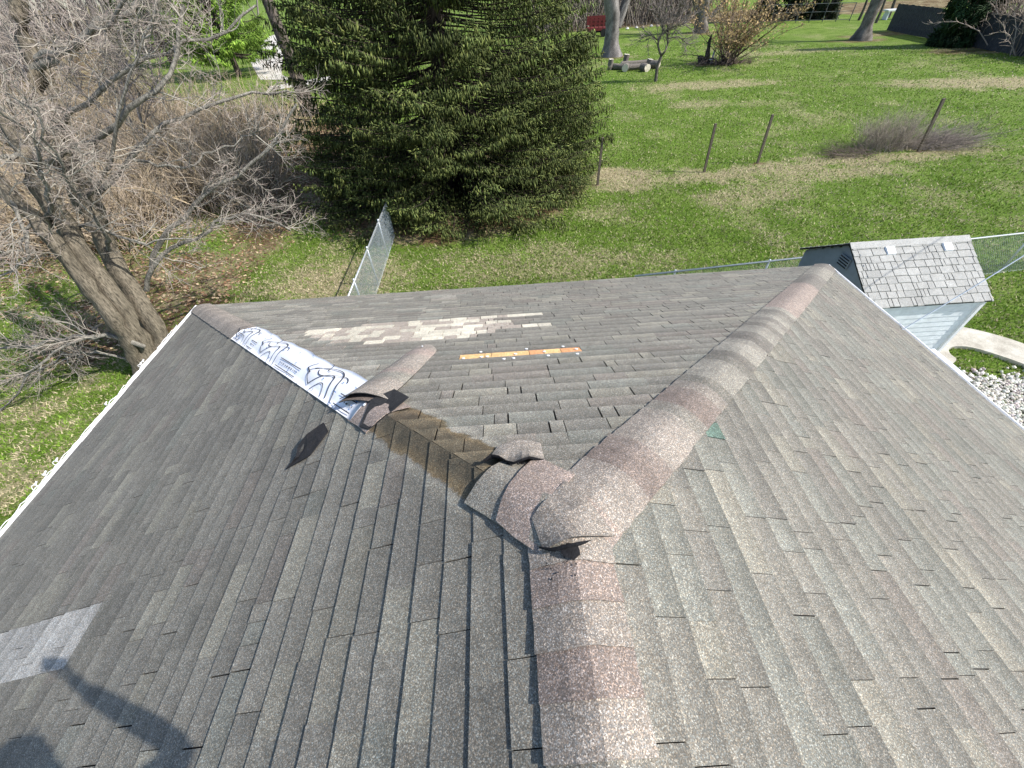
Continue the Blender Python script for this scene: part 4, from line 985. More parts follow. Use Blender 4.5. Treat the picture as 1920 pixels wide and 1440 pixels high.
# ---------------------------------------------------------------- conifers
def fingers(o, d, L, R):
    """spindles: (n,3) origins, directions, lengths, radii -> V,F"""
    n = len(o); a, b = frame(d); a = a * R[:, None]; b = b * R[:, None]; m_ = o + d * (L * .35)[:, None]
    V = np.stack([o, m_ + a, m_ - a * .5 + b * .87, m_ - a * .5 - b * .87, o + d * L[:, None]], 1)
    f = np.array([[0, 2, 1], [0, 3, 2], [0, 1, 3], [4, 1, 2], [4, 2, 3], [4, 3, 1]]); return V.reshape(-1, 3), (f[None] + np.arange(n)[:, None, None] * 5).reshape(-1, 3)
def spruce_crown(base, Rb, Ht, zmax, nbr, fscale=1.0, per=8, pw=.75, seed=0, cull=False, R0=0, col=np.array([.075, .105, .034]), c2=np.array([.195, .215, .060]), zmin=.05):
    z = zmin + (zmax - zmin) * rng.random(nbr) ** 1.35; ph = rng.uniform(0, 6.283, nbr)
    if cull:
        k = ~((np.sin(ph) > .35) & (rng.random(nbr) < .72)); z, ph = z[k], ph[k]; nbr = len(z)
    lobes = 1 + .09 * np.sin(ph * 5 + z * .9) + .06 * np.sin(ph * 11 + z * 2.1)
    Rz = Rb * (1 - z / Ht).clip(.02) ** pw * lobes * rng.uniform(.86, 1.03, nbr)
    K = 8; t = np.linspace(0, 1, K)[None]; out = Rz[:, None] * t
    zz = z[:, None] + 1.1 * t * (1 - t) * .6 - .55 * np.sin(t * 2.6) * (.5 + .8 * rng.random((nbr, 1))) + .45 * t ** 4
    zz = np.maximum(zz, .10 + .15 * rng.random((nbr, 1)))
    P = np.stack([base[0] + out * np.cos(ph)[:, None], base[1] + out * np.sin(ph)[:, None], base[2] + zz], -1)
    bt = rng.uniform(.62, 1.38, (nbr, 1)) * (.8 + .4 * (np.sin(ph * 7 + z * 3) > 0))[:, None]
    axis = tubes(P, np.linspace(.03, .006, K)[None].repeat(nbr, 0) * fscale, 3)
    O = []; D = []; LL = []; RRr = []; TT = []
    for f_ in np.array([.38, .48, .57, .65, .73, .80, .87, .93, .98]):
        i = int(f_ * (K - 1)); u = f_ * (K - 1) - i; c_ = P[:, i] * (1 - u) + P[:, min(i + 1, K - 1)] * u; dr = P[:, min(i + 1, K - 1)] - P[:, i]; dr /= np.linalg.norm(dr, axis=1, keepdims=True) + 1e-9
        sd = np.cross(dr, [0, 0, 1.]); sd /= np.linalg.norm(sd, axis=1, keepdims=True) + 1e-9
        for sg in (-1, 1):
            ln = (.95 - .62 * f_) * rng.uniform(.6, 1.25, nbr) * min(1.6, Rb / 4.5); bd_ = dr * rng.uniform(.5, .9, (nbr, 1)) + sd * sg * rng.uniform(.5, 1, (nbr, 1)); bd_[:, 2] -= rng.uniform(.0, .35, nbr); bd_ /= np.linalg.norm(bd_, axis=1, keepdims=True)
            hang = rng.random(nbr) < .62
            for k in range(per):
                q = (k + rng.random(nbr)) / per; o = c_ + bd_ * (ln * q)[:, None] + rng.normal(0, .03, (nbr, 3)) * fscale
                hd = bd_ * .55 + dr * .3 + rng.normal(0, .30, (nbr, 3)); dn = np.array([0, 0, -1.]) + rng.normal(0, .22, (nbr, 3)) + dr * .2
                d_ = np.where(hang[:, None], dn, hd); d_ /= np.linalg.norm(d_, axis=1, keepdims=True)
                O.append(o); D.append(d_); LL.append(rng.uniform(.09, .21, nbr) * fscale * np.where(hang, 1.2, .95)); RRr.append(rng.uniform(.013, .024, nbr) * fscale)
                cc = col[None] * (1 - .0) + (c2 - col)[None] * (rng.random((nbr, 1)) * (.25 + .75 * q[:, None]) * (.4 + .6 * f_)); TT.append(cc * bt * rng.uniform(.65, 1.25, (nbr, 1)))  # crown shade painted in: dark inner needles, lit olive towards outer tips
    O = np.concatenate(O); D = np.concatenate(D); LL = np.concatenate(LL); RRr = np.concatenate(RRr); TT = np.concatenate(TT)
    k = O[:, 2] > base[2] + .05; v, f = fingers(O[k], D[k], LL[k], RRr[k])
    return axis, v, f, np.repeat(TT[k], 5, 0)
def conifer(name, base, Rb, Ht, zmax, nbr, label, **kw):
    root = tag(empty(name, tuple(base)), label, 'tree'); base = np.array(base, float)
    tr = kw.pop('tr', .3); hgt = kw.pop('trunk_h', Ht); p_ = resample([base - [0, 0, .1], base + [0, 0, hgt]], 8); V, F = tube1(p_, np.linspace(tr, tr * .15, 8), 10)
    meshobj('trunk', V, [tuple(f_) for f_ in F], M_BARK, root, tint=(.10, .08, .065), smooth=True)
    ax, v, f, t = spruce_crown(base, Rb, Ht, zmax, nbr, **kw)
    meshobj('branches', ax[0], ax[1], M_TWIG, root, tint=(.07, .055, .045)); meshobj('crown', v, f, M_FOL, root, tint=t); return root
conifer('spruce_tree', (-1.95, 18.4, GZ), 6.1, 26, 9.5, 1080, 'huge dense dark green spruce with drooping branches down to the lawn', per=7, fscale=1.22, cull=True, tr=.42, trunk_h=24)
# its upper part continues above the frame: sparser, coarser foliage
sp_top = bpy.data.objects['spruce_tree']
ax, v, f, t = spruce_crown(np.array([-2.05, 18.4, GZ]), 6.2, 26, 24, 150, fscale=2.6, per=3, zmin=10)
meshobj('upper_crown', v, f, M_FOL, sp_top, tint=t)
# second trunk at the left of the spruce
small_tree('bare_tree', G(582, 215), 14, .42, 'dark leaning tree trunk partly hidden by the left side of the spruce', nb=(30, 150, 500), fork=3, lean=(-.4, 0), tint=np.array([.12, .10, .085]), forkh=.55)

# pale green pine beyond the thicket
g = G(425, 150)
conifer('pine_tree', (g[0], g[1] + 3, GZ), 5.2, 11, 9, 120, 'bright yellow green pine beyond the thicket at upper left', fscale=2.6, per=5, pw=.45, col=np.array([.14, .26, .035]), c2=np.array([.30, .42, .07]), zmin=1.6)
g = G(300, 130)
conifer('pine_tree', (g[0], g[1] + 3, GZ), 4.5, 11, 9, 80, 'darker green pine left of the bright pine behind bare twigs', fscale=3.0, per=4, pw=.45, col=np.array([.06, .12, .03]), c2=np.array([.14, .2, .05]), zmin=1.5)

# driveway seen through the gap beside the spruce
dv = [G(560, 168), G(470, 178), G(440, 150), G(470, 110), G(505, 62), G(545, 62), G(530, 100), G(520, 150)]
z_ = GZ + .03
M_DRIVE = mat_plain('pale_driveway_concrete', (.50, .47, .42), .9, .12, 3)
V = [[p_[0], p_[1], z_] for p_ in (G(545, 150), G(488, 150), G(470, 118), G(500, 70), G(528, 62), G(533, 70), G(530, 110), G(528, 140))] 
tag(meshobj('driveway', V, [tuple(range(len(V)))[::-1] if False else tuple(range(len(V)))], M_DRIVE), 'pale concrete driveway seen between the thicket and the spruce', 'driveway', kind='structure')
V = [[p_[0], p_[1], z_ - .004] for p_ in (G(620, 152), G(500, 172), G(505, 163), G(620, 143))]
tag(meshobj('front_path', V, [(0, 1, 2, 3)], M_DRIVE), 'narrow pale path left of the spruce', 'path', kind='structure')

# ---------------------------------------------------------------- brush pile and shrub around the tall post
def region_disc(cx, cy, rx, ry):
    def f(n):
        a = rng.uniform(0, 6.283, n); r = np.sqrt(rng.random(n)); return cx + rx * r * np.cos(a), cy + ry * r * np.sin(a)
    return f
g = G(1660, 280)
L_ = canes(520, region_disc(g[0], g[1] + .2, 1.2, .7), (.5, 1.55), base=np.array([.31, .265, .22]), r0=.006, side=3, spread=.42)
v, f, t = merge(L_); o = tag(empty('dormant_shrub', tuple(g)), 'twiggy dormant shrub left of the tall leaning post', 'shrub'); meshobj('stems', v, f, M_TWIG, o, tint=t)
g2 = G(1755, 278)
def pile(n, cx, cy, rx, ry, hmax, Lr, az0, base, r0=.009):
    a = rng.uniform(0, 6.283, n); r = np.sqrt(rng.random(n)); x = cx + rx * r * np.cos(a); y = cy + ry * r * np.sin(a); z = GZ + .03 + rng.random(n) * hmax * (1 - r ** 2)
    az = az0 + rng.normal(0, .7, n); el = rng.normal(.18, .22, n); d = np.stack([np.cos(az) * np.cos(el), np.sin(az) * np.cos(el), np.sin(el)], 1); L = rng.uniform(*Lr, n)
    P = np.zeros((n, 5, 3)); P[:, 0] = np.stack([x, y, z], 1)
    for k in range(1, 5): d = d + rng.normal(0, .09, (n, 3)); d /= np.linalg.norm(d, axis=1, keepdims=True); P[:, k] = P[:, k - 1] + d * (L / 4)[:, None]
    P[..., 2] = np.maximum(P[..., 2], GZ + .02); R = np.linspace(1, .3, 5)[None] * (r0 * rng.uniform(.4, 1.6, n))[:, None]
    c_, r_ = grow(P, n * 4, (.15, .6), r0 * .45, .6, 4, up=.05); v1, f1 = tubes(P, R, 4); v2, f2 = tubes(c_, r_, 3)
    return merge([(v1, f1, tints(n, 20, base, .5)), (v2, f2, tints(n * 4, 12, base, .5))])
v, f, t = pile(420, g2[0], g2[1] + .2, 1.6, .6, .45, (.6, 2.0), .25, np.array([.26, .22, .19]))
o = tag(empty('brush_pile', tuple(g2)), 'low pile of cut branches around and right of the tall leaning post', 'brush pile'); meshobj('branches', v, f, M_TWIG, o, tint=t)
g3 = G(1600, 292)
v, f, t = pile(160, g3[0], g3[1], 1.1, .45, .25, (.4, 1.4), 2.9, np.array([.15, .12, .10]), .006)
o = tag(empty('brush_pile', tuple(g3)), 'thin dark scatter of cut twigs left of the dormant shrub', 'brush pile'); meshobj('branches', v, f, M_TWIG, o, tint=t)

# ---------------------------------------------------------------- far garden
def trunk_px(name, left, right, py_base, path, label, widths, tint, group=None, extra=None, crown=True):
    """trunk from traced centre line (photo px at the base's distance) """
    g = G((left + right) / 2, py_base); root = tag(empty(name, tuple(g)), label, 'tree', group); yb = g[1]; out_ = []
    for pts, ws in ([(path, widths)] + (extra or [])):
        P = np.array([AY(px, py, yb + dy) for px, py, dy in pts]); sc = pxscale(g)
        p_ = smoothp(P, 18, 1); w_ = np.interp(np.linspace(0, 1, 18), np.linspace(0, 1, len(ws)), ws) * sc / 2
        V, F = tube1(p_, w_, 14); ang_ = np.tile(np.arange(14), 18); c_ = np.repeat(p_, 14, 0)
        V = c_ + (V - c_) * (1 + .07 * np.sin(ang_ * 2.5)[:, None]) * (1 + rng.normal(0, .03, (len(V), 1)))
        meshobj('trunk', V, [tuple(f_) for f_ in F], M_BARK, root, tint=(np.array(tint) * (1 + rng.normal(0, .25, (len(V), 1)) + .3 * np.sin(ang_ * 2.5)[:, None])).clip(.02, .7), smooth=True); out_.append(p_)
    if crown:
        tops = np.array([np.concatenate([p_[-3:], ]) for p_ in out_]); lst = []
        for p_ in out_:
            for k in range(4):
                a = rng.uniform(0, 6.283); e = p_[-1] + np.array([math.cos(a) * 3.5, math.sin(a) * 3.5, rng.uniform(5, 8)]); lst.append(resample([p_[-1], p_[-1] + (e - p_[-1]) * .5 + rng.normal(0, .4, 3), e], 6))
        lst = np.array(lst); L_ = [(*tubes(lst, np.linspace(.22, .07, 6)[None].repeat(len(lst), 0), 6), tints(len(lst), 36, np.array(tint), .1))]
        c1, r1_ = grow(lst, 60, (1.5, 3.5), .06, .7, 6, up=.1); c2_, r2_ = grow(c1, 260, (.7, 1.8), .03, .7, 5, up=.1)
        for c_, r_, s_ in ((c1, r1_, 4), (c2_, r2_, 3)): v, f = tubes(c_, r_, s_); L_.append((v, f, tints(len(c_), c_.shape[1] * s_, TW * .8, .2)))
        v, f, t = merge(L_); meshobj('crown', v, f, M_TWIG, root, tint=t)
    return root
trunk_px('large_bare_tree', 1133, 1160, 106, [(1146, 108, 0), (1146, 92, 0), (1148, 60, 0), (1150, 30, 0), (1146, 0, 0), (1140, -50, 0)], 'large two stemmed grey tree trunk right of the spruce', [42, 24, 23, 24, 24, 20], (.19, .175, .165),
         extra=[([(1150, 70, 0), (1160, 45, .2), (1168, 20, .3), (1178, -10, .4), (1195, -60, .5)], [15, 14, 14, 13, 11])])
trunk_px('large_bare_tree', 1300, 1328, 61, [(1314, 63, 0), (1315, 40, 0), (1319, 18, 0), (1322, 0, 0), (1322, -45, 0)], 'stout bare tree with a limb forking right, between the small tree and the orange shrub', [28, 20, 18, 22, 18], (.15, .13, .115),
         extra=[([(1322, 38, 0), (1336, 26, 0), (1350, 14, 0), (1362, 0, 0), (1385, -30, 0)], [12, 9, 8, 7, 6]), ([(1312, 30, 0), (1304, 10, 0), (1298, -20, 0)], [8, 7, 6])])
trunk_px('leaning_bare_tree', 1600, 1625, 75, [(1613, 76, 0), (1622, 55, 0), (1634, 25, 0), (1646, 0, 0), (1664, -40, 0)], 'leaning grey tree trunk left of the dark privacy fence', [38, 20, 19, 20, 18], (.15, .135, .12))
for (bx, by, tx, ty, wd, lb) in ((1610, 38, 1626, 0, 5, 'thin dark stem just behind the leaning grey trunk'), (1642, 43, 1660, 0, 5, 'thin dark stem right of the leaning grey trunk'), (1665, 33, 1678, 0, 6, 'dark slanting stem at the left end of the privacy fence')):
    trunk_px('slender_tree', bx - 2, bx + 2, by, [(bx, by, 0), ((bx + tx) / 2 + 1, (by + ty) / 2, 0), (tx, ty, 0), (tx * 2 - bx, ty * 2 - by, 0)], lb, [wd, wd * .8, wd * .7, wd * .6], (.09, .08, .07), crown=False)
# small forked ornamental tree in the lawn
g = G(1229, 153); sc = pxscale(g); yb = g[1]
st = tag(empty('small_bare_tree', tuple(g)), 'small forked bare tree standing alone in front of the log ring', 'tree')
fp = [([(1229, 154), (1232, 125), (1240, 105)], [6, 5.5, 5]), ([(1240, 105), (1233, 88), (1233, 75), (1245, 60), (1240, 40), (1232, 20), (1226, 8)], [4, 3.4, 3, 2.6, 2.2, 1.8, 1]), ([(1240, 105), (1250, 92), (1254, 78), (1248, 62), (1262, 45), (1272, 25), (1278, 0)], [4, 3.4, 3, 2.6, 2.2, 1.6, 1]), ([(1245, 62), (1262, 50), (1285, 45), (1300, 30)], [2.5, 2, 1.6, 1]), ([(1254, 72), (1272, 68), (1288, 82)], [2.2, 1.6, 1]), ([(1234, 76), (1220, 66), (1205, 70)], [2, 1.5, 1])]
sp_ = []
for i, (pts, ws) in enumerate(fp):
    p_ = smoothp([AY(a, b, yb + rng.normal(0, .25) * (i > 0)) for a, b in pts], 12, 1)
    if i: p_[0] = sp_[0][-1] if i < 3 else p_[0]
    V, F = tube1(p_, np.interp(np.linspace(0, 1, 12), np.linspace(0, 1, len(ws)), ws) * sc / 2, 7); meshobj('trunk' if i == 0 else 'limb', V, [tuple(f_) for f_ in F], M_BARK, st, tint=(.13, .115, .10), smooth=True); sp_.append(p_)
c1, r1_ = grow(np.array(sp_[1:]), 120, (.5, 1.7), .025, .7, 6, up=.1); c2_, r2_ = grow(c1, 700, (.3, .9), .014, .7, 4, up=.1)
v, f, t = merge([(*tubes(c1, r1_, 4), tints(120, 24, TW * .75, .2)), (*tubes(c2_, r2_, 3), tints(700, 12, TW * .8, .25))]); meshobj('twigs', v, f, M_TWIG, st, tint=t)
# stump of broken trunk with white ornament, and orange leaved shrub
g = G(1326, 118); sc = pxscale(g)
o = tag(empty('broken_stump', tuple(g)), 'dark broken tree stump beside the orange leaved shrub', 'stump')
for pts, ws in (([(1325, 119), (1326, 100), (1330, 82), (1334, 65)], [9, 8, 6, 3]), ([(1317, 118), (1313, 110), (1312, 106)], [14, 12, 8])):
    p_ = smoothp([AY(a, b, g[1]) for a, b in pts], 8, 1); V, F = tube1(p_, np.interp(np.linspace(0, 1, 8), np.linspace(0, 1, len(ws)), ws) * sc / 2, 9); V += rng.normal(0, .04, V.shape); meshobj('stump', V, capped(V, F, 9), M_BARK, o, tint=(.055, .05, .048))
g = G(1334, 118); a_ = Acc(); V, F = lump(g + [0, 0, .25], 7 * sc, 12, .3, 3, 5); a_.add(V, F)
V, F = tube1([g, g + [0, 0, .3]], [3.5 * sc, 2.2 * sc], 10); a_.add(V, F); V, F = tube1([g + [0, 0, .35], g + [0, 0, .8], g + [.12, 0, 1.0]], [.10, .07, .05], 7); a_.add(V, capped(V, F, 7))
bb = a_.build('birdbath', M_GEN); bb.data.color_attributes['tint'].data.foreach_set('color', np.tile(np.array([.55, .56, .58, 1], np.float32), len(bb.data.vertices))); tag(bb, 'small white garden birdbath between the stump and the orange shrub', 'birdbath')
g = G(1362, 120)
L_ = canes(70, region_disc(g[0], g[1], .7, .5), (3.5, 6.8), base=np.array([.13, .10, .08]), r0=.035, side=12, spread=.55, K=7)
v, f, t = merge(L_); o = tag(empty('orange_leaved_shrub', tuple(g)), 'tall shrub holding pale orange brown leaves in the far lawn', 'shrub'); meshobj('stems', v, f, M_TWIG, o, tint=t)
Pc = v.reshape(-1, 3)[rng.integers(0, len(v), 5200)]; Pc = Pc[Pc[:, 2] > GZ + 1.2]; n_l = len(Pc); oo = Pc + rng.normal(0, .16, (n_l, 3)); a = rng.normal(0, 1, (n_l, 3)); a /= np.linalg.norm(a, axis=1, keepdims=True); b = np.cross(a, rng.normal(0, 1, (n_l, 3))); b /= np.linalg.norm(b, axis=1, keepdims=True); s_ = rng.uniform(.04, .10, (n_l, 1))
meshobj('leaves', np.stack([oo - a * s_, oo + b * s_ * .7, oo + a * s_, oo - b * s_ * .7], 1).reshape(-1, 3), np.arange(4 * n_l).reshape(-1, 4), M_FOL, o, tint=tints(n_l, 4, np.array([.42, .30, .15]), .35))
for (px, py, k) in ((1325, 122, 0),):
    g = G(px + 30, py); v, f, t = pile(120, g[0], g[1], 2.6, .7, .3, (.5, 1.6), 1.0, np.array([.12, .09, .075]), .02); o = tag(empty('brush_pile', tuple(g)), 'dark litter of twigs at the foot of the orange shrub', 'brush pile'); meshobj('branches', v, f, M_TWIG, o, tint=t)

# ring of cut logs
def log(px, py, L, r, az, el, lb):
    g = G(px, py); d = np.array([math.cos(az) * math.cos(el), math.sin(az) * math.cos(el), math.sin(el)]); c_ = g + [0, 0, r if el < .5 else 0]
    p_ = resample([c_ - d * L / 2 * (el < .5), c_ + d * L * (.5 if el < .5 else 1)], 5); V, F = tube1(p_, [r, r * 1.03, r * .97, r, r * .98], 12); o = tag(empty('cut_log', tuple(g)), lb, 'log', 'cut logs in a ring')
    V += rng.normal(0, r * .04, V.shape); meshobj('bark', V, [tuple(f_) for f_ in F], M_BARK, o, tint=(.17, .15, .13))
    for e_i, sg in ((0, -1), (4, 1)):
        ring = V[e_i * 12:(e_i + 1) * 12]; W_ = np.concatenate([ring + d * sg * .004, [ring.mean(0) + d * sg * .01]]); F_ = [(i, (i + 1) % 12, 12) for i in range(12)]
        if sg < 0: F_ = [f_[::-1] for f_ in F_]
        meshobj('cut_face', W_, F_, M_GEN, o, tint=(.62, .56, .46))
for a in ((1143, 131, .75, .22, 0, 1.5, 'upright pale log at the left end of the log ring'), (1171, 123, .8, .25, 0, 1.45, 'upright grey log at the back of the log ring'), (1160, 131, 1.5, .22, -.6, 0, 'pale log lying between the upright logs'), (1172, 134, .6, .28, 1.2, 0, 'short dark log at the front of the ring'),
          (1188, 124, 2.4, .2, .1, 0, 'long pale log along the back of the ring'), (1195, 131, 1.6, .22, .05, .0, 'dark log inside the ring'), (1208, 134, .8, .28, -1.3, .0, 'thick round log showing its pale cut face at the front'), (1215, 127, .6, .28, 0, 1.4, 'grey upright log near the right end'), (1226, 128, .8, .28, -.9, .0, 'rightmost log, behind the small tree')): log(*a)
# red trailer half hidden behind the spruce
g = G(1118, 68); sc = pxscale(g)
tr = tag(empty('red_utility_trailer', tuple(g)), 'red utility trailer partly hidden behind the right edge of the spruce', 'trailer')
RT = (.13, .025, .024); W_ = 34 * sc
meshobj('bed', boxv(g + [0, 0, .75], (W_, 2.2, .25)), BOXF, M_GEN, tr, tint=RT); meshobj('frame', boxv(g + [0, 0, .5], (W_ * .9, 1.8, .14)), BOXF, M_GEN, tr, tint=(.03, .03, .03))
for k in range(5): meshobj('stake', boxv(g + [W_ * (-.45 + .225 * k), -1.05, 1.35], (.1, .08, 1.1)), BOXF, M_GEN, tr, tint=RT)
for z in (1.15, 1.5, 1.85): meshobj('side_rail', boxv(g + [0, -1.0, z], (W_, .05, .18)), BOXF, M_GEN, tr, tint=RT)
meshobj('side_rail', boxv(g + [0, 1.0, 1.5], (W_, .05, .9)), BOXF, M_GEN, tr, tint=RT)
for sx in (-.28, .28):
    V, F = tube1([g + [W_ * sx, -1.2, .4], g + [W_ * sx, -.95, .4]], .4, 14); meshobj('wheel', V, capped(V, F, 14), M_GEN, tr, tint=(.02, .02, .02))

# dark privacy fence of vertical boards
M_FENCE = mat_plain('dark_board_fence', (.050, .055, .062), .8, .25, 4)
pf0, pf1 = G(1662, 57), G(1985, 120); d = pf1 - pf0; L = np.linalg.norm(d); d /= L; nrm = np.array([d[1], -d[0], 0])
pf = tag(empty('privacy_fence', tuple(pf0)), 'tall dark board privacy fence in shade at upper right', 'fence'); Hf = 5.0 * 1
top = AY(1693, 9, pf0[1]); Hf = max(2.2, min(6, top[2] - GZ))
nb_ = 150
for k in range(nb_):
    c_ = pf0 + d * (L * (k + .5) / nb_); w_ = L / nb_ - .02; hh = Hf + rng.normal(0, .02); V = []
    for z in (0, hh):
        for sx, sy in ((-1, -1), (1, -1), (1, 1), (-1, 1)): V.append(c_ + d * w_ / 2 * sx + nrm * (.012 * sy + .012 * (k % 2)) + [0, 0, z])
    meshobj('board', V, BOXF, M_FENCE, pf)
for z in (.4, Hf * .5, Hf - .3):
    V = []
    for zz in (z - .06, z + .06):
        for sx, sy in ((0, -1), (1, -1), (1, 1), (0, 1)): V.append(pf0 + d * L * sx - nrm * (.07 + .03 * sy) + [0, 0, zz])
    meshobj('rail', V, BOXF, M_FENCE, pf)
# arborvitae in front of it
def shrubcone(px0, px1, py, Ht, label, col, c2, n=420, name='arborvitae', pw=.6):
    g = G((px0 + px1) / 2, py); R = (px1 - px0) / 2 * pxscale(g)
    root = tag(empty(name, tuple(g)), label, 'tree'); V, F = tube1([g, g + [0, 0, Ht]], [.2, .05], 8); meshobj('trunk', V, [tuple(f_) for f_ in F], M_BARK, root, tint=(.1, .08, .06))
    ax, v, f, t = spruce_crown(g + np.array([0, R * .5, 0]), R, Ht, Ht * .95, n, fscale=3.6, per=5, pw=pw, col=np.array(col), c2=np.array(c2)); meshobj('crown', v, f, M_FOL, root, tint=t)
shrubcone(1757, 1815, 88, 12, 'dark green arborvitae standing in front of the privacy fence', (.018, .045, .018), (.05, .08, .03), n=130)
shrubcone(1815, 1850, 84, 10, 'narrow olive evergreen right of the dark arborvitae', (.05, .06, .03), (.10, .10, .04), n=80)
# tangled bare shrubs at the right edge
for (px, py, Ht, nn, lb) in ((1890, 92, 7, 90, 'large tangled bare shrub at the upper right corner'), (1935, 104, 6, 60, 'bare shrub at the right edge beyond the tangled shrub'), (1845, 84, 4, 60, 'smaller grey bare shrub in front of the privacy fence')):
    g = G(px, py); L_ = canes(nn, region_disc(g[0], g[1], 1.6, 1.2), (Ht * .5, Ht), base=np.array([.27, .225, .19]), r0=.04, side=12, spread=.5, K=7); v, f, t = merge(L_)
    o = tag(empty('bare_shrub', tuple(g)), lb, 'shrub'); meshobj('stems', v, f, M_TWIG, o, tint=t)

# woodland edge and brush across the back
def reg_far(n):
    x = rng.uniform(6, 34, n); y = 74 + (x - 10) * .25 + rng.uniform(0, 14, n); return x, y
L_ = canes(1100, reg_far, (4, 12), base=np.array([.21, .18, .155]), r0=.06, side=7, spread=.30)
v, f, t = merge(L_); tag(meshobj('woodland_edge', v, f, M_TWIG, tint=t), 'grey brown leafless brush along the back of the lawn between the two large trees', 'brush', kind='stuff')
def reg_far2(n):
    y = rng.uniform(38, 95, n); x = -.80 * y - 3 - rng.uniform(0, 40, n); return x, y
L_ = canes(1000, reg_far2, (4, 12), base=np.array([.20, .175, .155]), r0=.08, side=5, spread=.3)
v, f, t = merge(L_); tag(meshobj('woodland_edge', v, f, M_TWIG, tint=t), 'grey leafless woodland beyond the thicket at upper left', 'brush', kind='stuff')
def reg_far4(n):
    x = rng.uniform(-170, -60, n); y = rng.uniform(85, 150, n); return x, y
L_ = canes(500, reg_far4, (14, 26), base=np.array([.19, .165, .15]), r0=.2, side=9, spread=.35)
v, f, t = merge(L_); tag(meshobj('woodland_edge', v, f, M_TWIG, tint=t), 'taller grey bare woods furthest away at the upper left corner', 'brush', kind='stuff')
def reg_far3(n):
    x = rng.uniform(40, 170, n); y = 125 + rng.uniform(0, 40, n) - (x - 40) * .3; return x, y
L_ = canes(600, reg_far3, (7, 18), base=np.array([.17, .15, .13]), r0=.11, side=5, spread=.28)
v, f, t = merge(L_); tag(meshobj('woodland_edge', v, f, M_TWIG, tint=t), 'distant bare woodland beyond the privacy fence at right', 'brush', kind='stuff')
# dark evergreen hedge clumps left of the leaning tree
for (a, b, py, Ht, lb) in ((1412, 1462, 40, 9, 'dark evergreen at the back of the lawn right of the orange shrub'), (1466, 1520, 38, 9, 'middle dark evergreen of the back row'), (1524, 1572, 36, 8, 'rightmost dark evergreen of the back row, left of the leaning trunk')):
    shrubcone(a, b, py, Ht, lb, (.020, .035, .018), (.06, .06, .035), n=60, name='dark_evergreen', pw=.35)
cf0, cf1 = G(1420, 44), G(1592, 40); 
chf = tag(empty('back_fence', tuple(cf0)), 'low dark wire fence in front of the back row of evergreens', 'fence')
for k in range(8): c_ = cf0 + (cf1 - cf0) * k / 7; V, F = tube1([c_, c_ + [0, 0, 1.8]], .05, 6); meshobj('post', V, capped(V, F, 6), M_GEN, chf, tint=(.08, .085, .09))
for z in (.2, 1.0, 1.8): V, F = tube1([cf0 + [0, 0, z], cf1 + [0, 0, z]], .03, 5); meshobj('rail', V, [tuple(f_) for f_ in F], M_GEN, chf, tint=(.12, .13, .13))
for k, (px, py) in enumerate(((1221, 50), (1233, 50), (1283, 44), (1292, 43), (1193, 53), (1205, 52), (1176, 55))):
    g = G(px, py); V, F = lump(g + [0, 0, .05], 3.5 * pxscale(g), 7, .8, 2, k); tag(meshobj('rubble', V, F, M_GEN, tint=(.5, .49, .47) if k % 2 == 0 else (.30, .24, .18)), ['white rubble lump left of centre in the brush edge', 'dark boulder beside the white lump in the brush edge', 'white stone near the stout forked tree', 'brown stone beside the white one near the stout forked tree', 'pale stone just right of the two stemmed trunk', 'brown wood chunk right of the pale stone', 'pale chunk closest to the two stemmed trunk'][k], 'stone')
g = G(1672, 36); b0 = tag(empty('garden_bench', tuple(g)), 'low pale bench beyond the slender stems at upper right', 'bench')
meshobj('seat', boxv(g + [0, 0, .9], (2.6, 1.0, .16)), BOXF, M_WHITE, b0)
for sx in (-1, 1): meshobj('leg', boxv(g + [sx * 1.0, 0, .41], (.14, .8, .82)), BOXF, M_WHITE, b0)

# ---------------------------------------------------------------- service wire over the shed
pw = [np.array([5.42, 3.62, .02]), np.array([6.39, 3.88, .60]), np.array([8.6, 4.5, 2.15]), np.array([14, 6.1, 4.6])]
p_ = smoothp(pw, 20, 1); V, F = tube1(p_, .008, 5); o = meshobj('service_wire', V, capped(V, F, 5), M_GALV); tag(o, 'grey overhead service wire rising right from the house eave across the shed', 'wire')
pw = [np.array([5.45, 3.40, .05]), np.array([7.2, 3.95, 1.2]), np.array([14, 6.2, 4.75])]
p_ = smoothp(pw, 20, 1); V, F = tube1(p_, .005, 5)

# ---------------------------------------------------------------- the photographer standing astride the ridge behind the phone
per = tag(empty('person', (0, -1.15, RZ - .1)), 'person standing astride the ridge behind the camera holding up a phone in one hand', 'person')
def skin(name, verts, edges, radii, mat_, parent, root=0, sub=1):
    me = bpy.data.meshes.new(name); off = np.array(parent_world(parent)); me.from_pydata([tuple(np.array(v_) - off) for v_ in verts], edges, []); o = link(bpy.data.objects.new(name, me), parent)
    o.modifiers.new('skin', 'SKIN'); sk = me.skin_vertices[0].data if me.skin_vertices else None
    if sk is None:
        bpy.context.view_layer.objects.active = o; o.select_set(True); me.skin_vertices.new() if hasattr(me.skin_vertices, 'new') else None
    for i, r_ in enumerate(radii):
        r2 = r_ if isinstance(r_, tuple) else (r_, r_); me.skin_vertices[0].data[i].radius = r2; me.skin_vertices[0].data[i].use_root = (i == root)
    s_ = o.modifiers.new('sub', 'SUBSURF'); s_.levels = sub; s_.render_levels = sub; me.materials.append(mat_); me.polygons.foreach_set('use_smooth', []) ; o.modifiers['skin'].use_smooth_shade = True
    return o
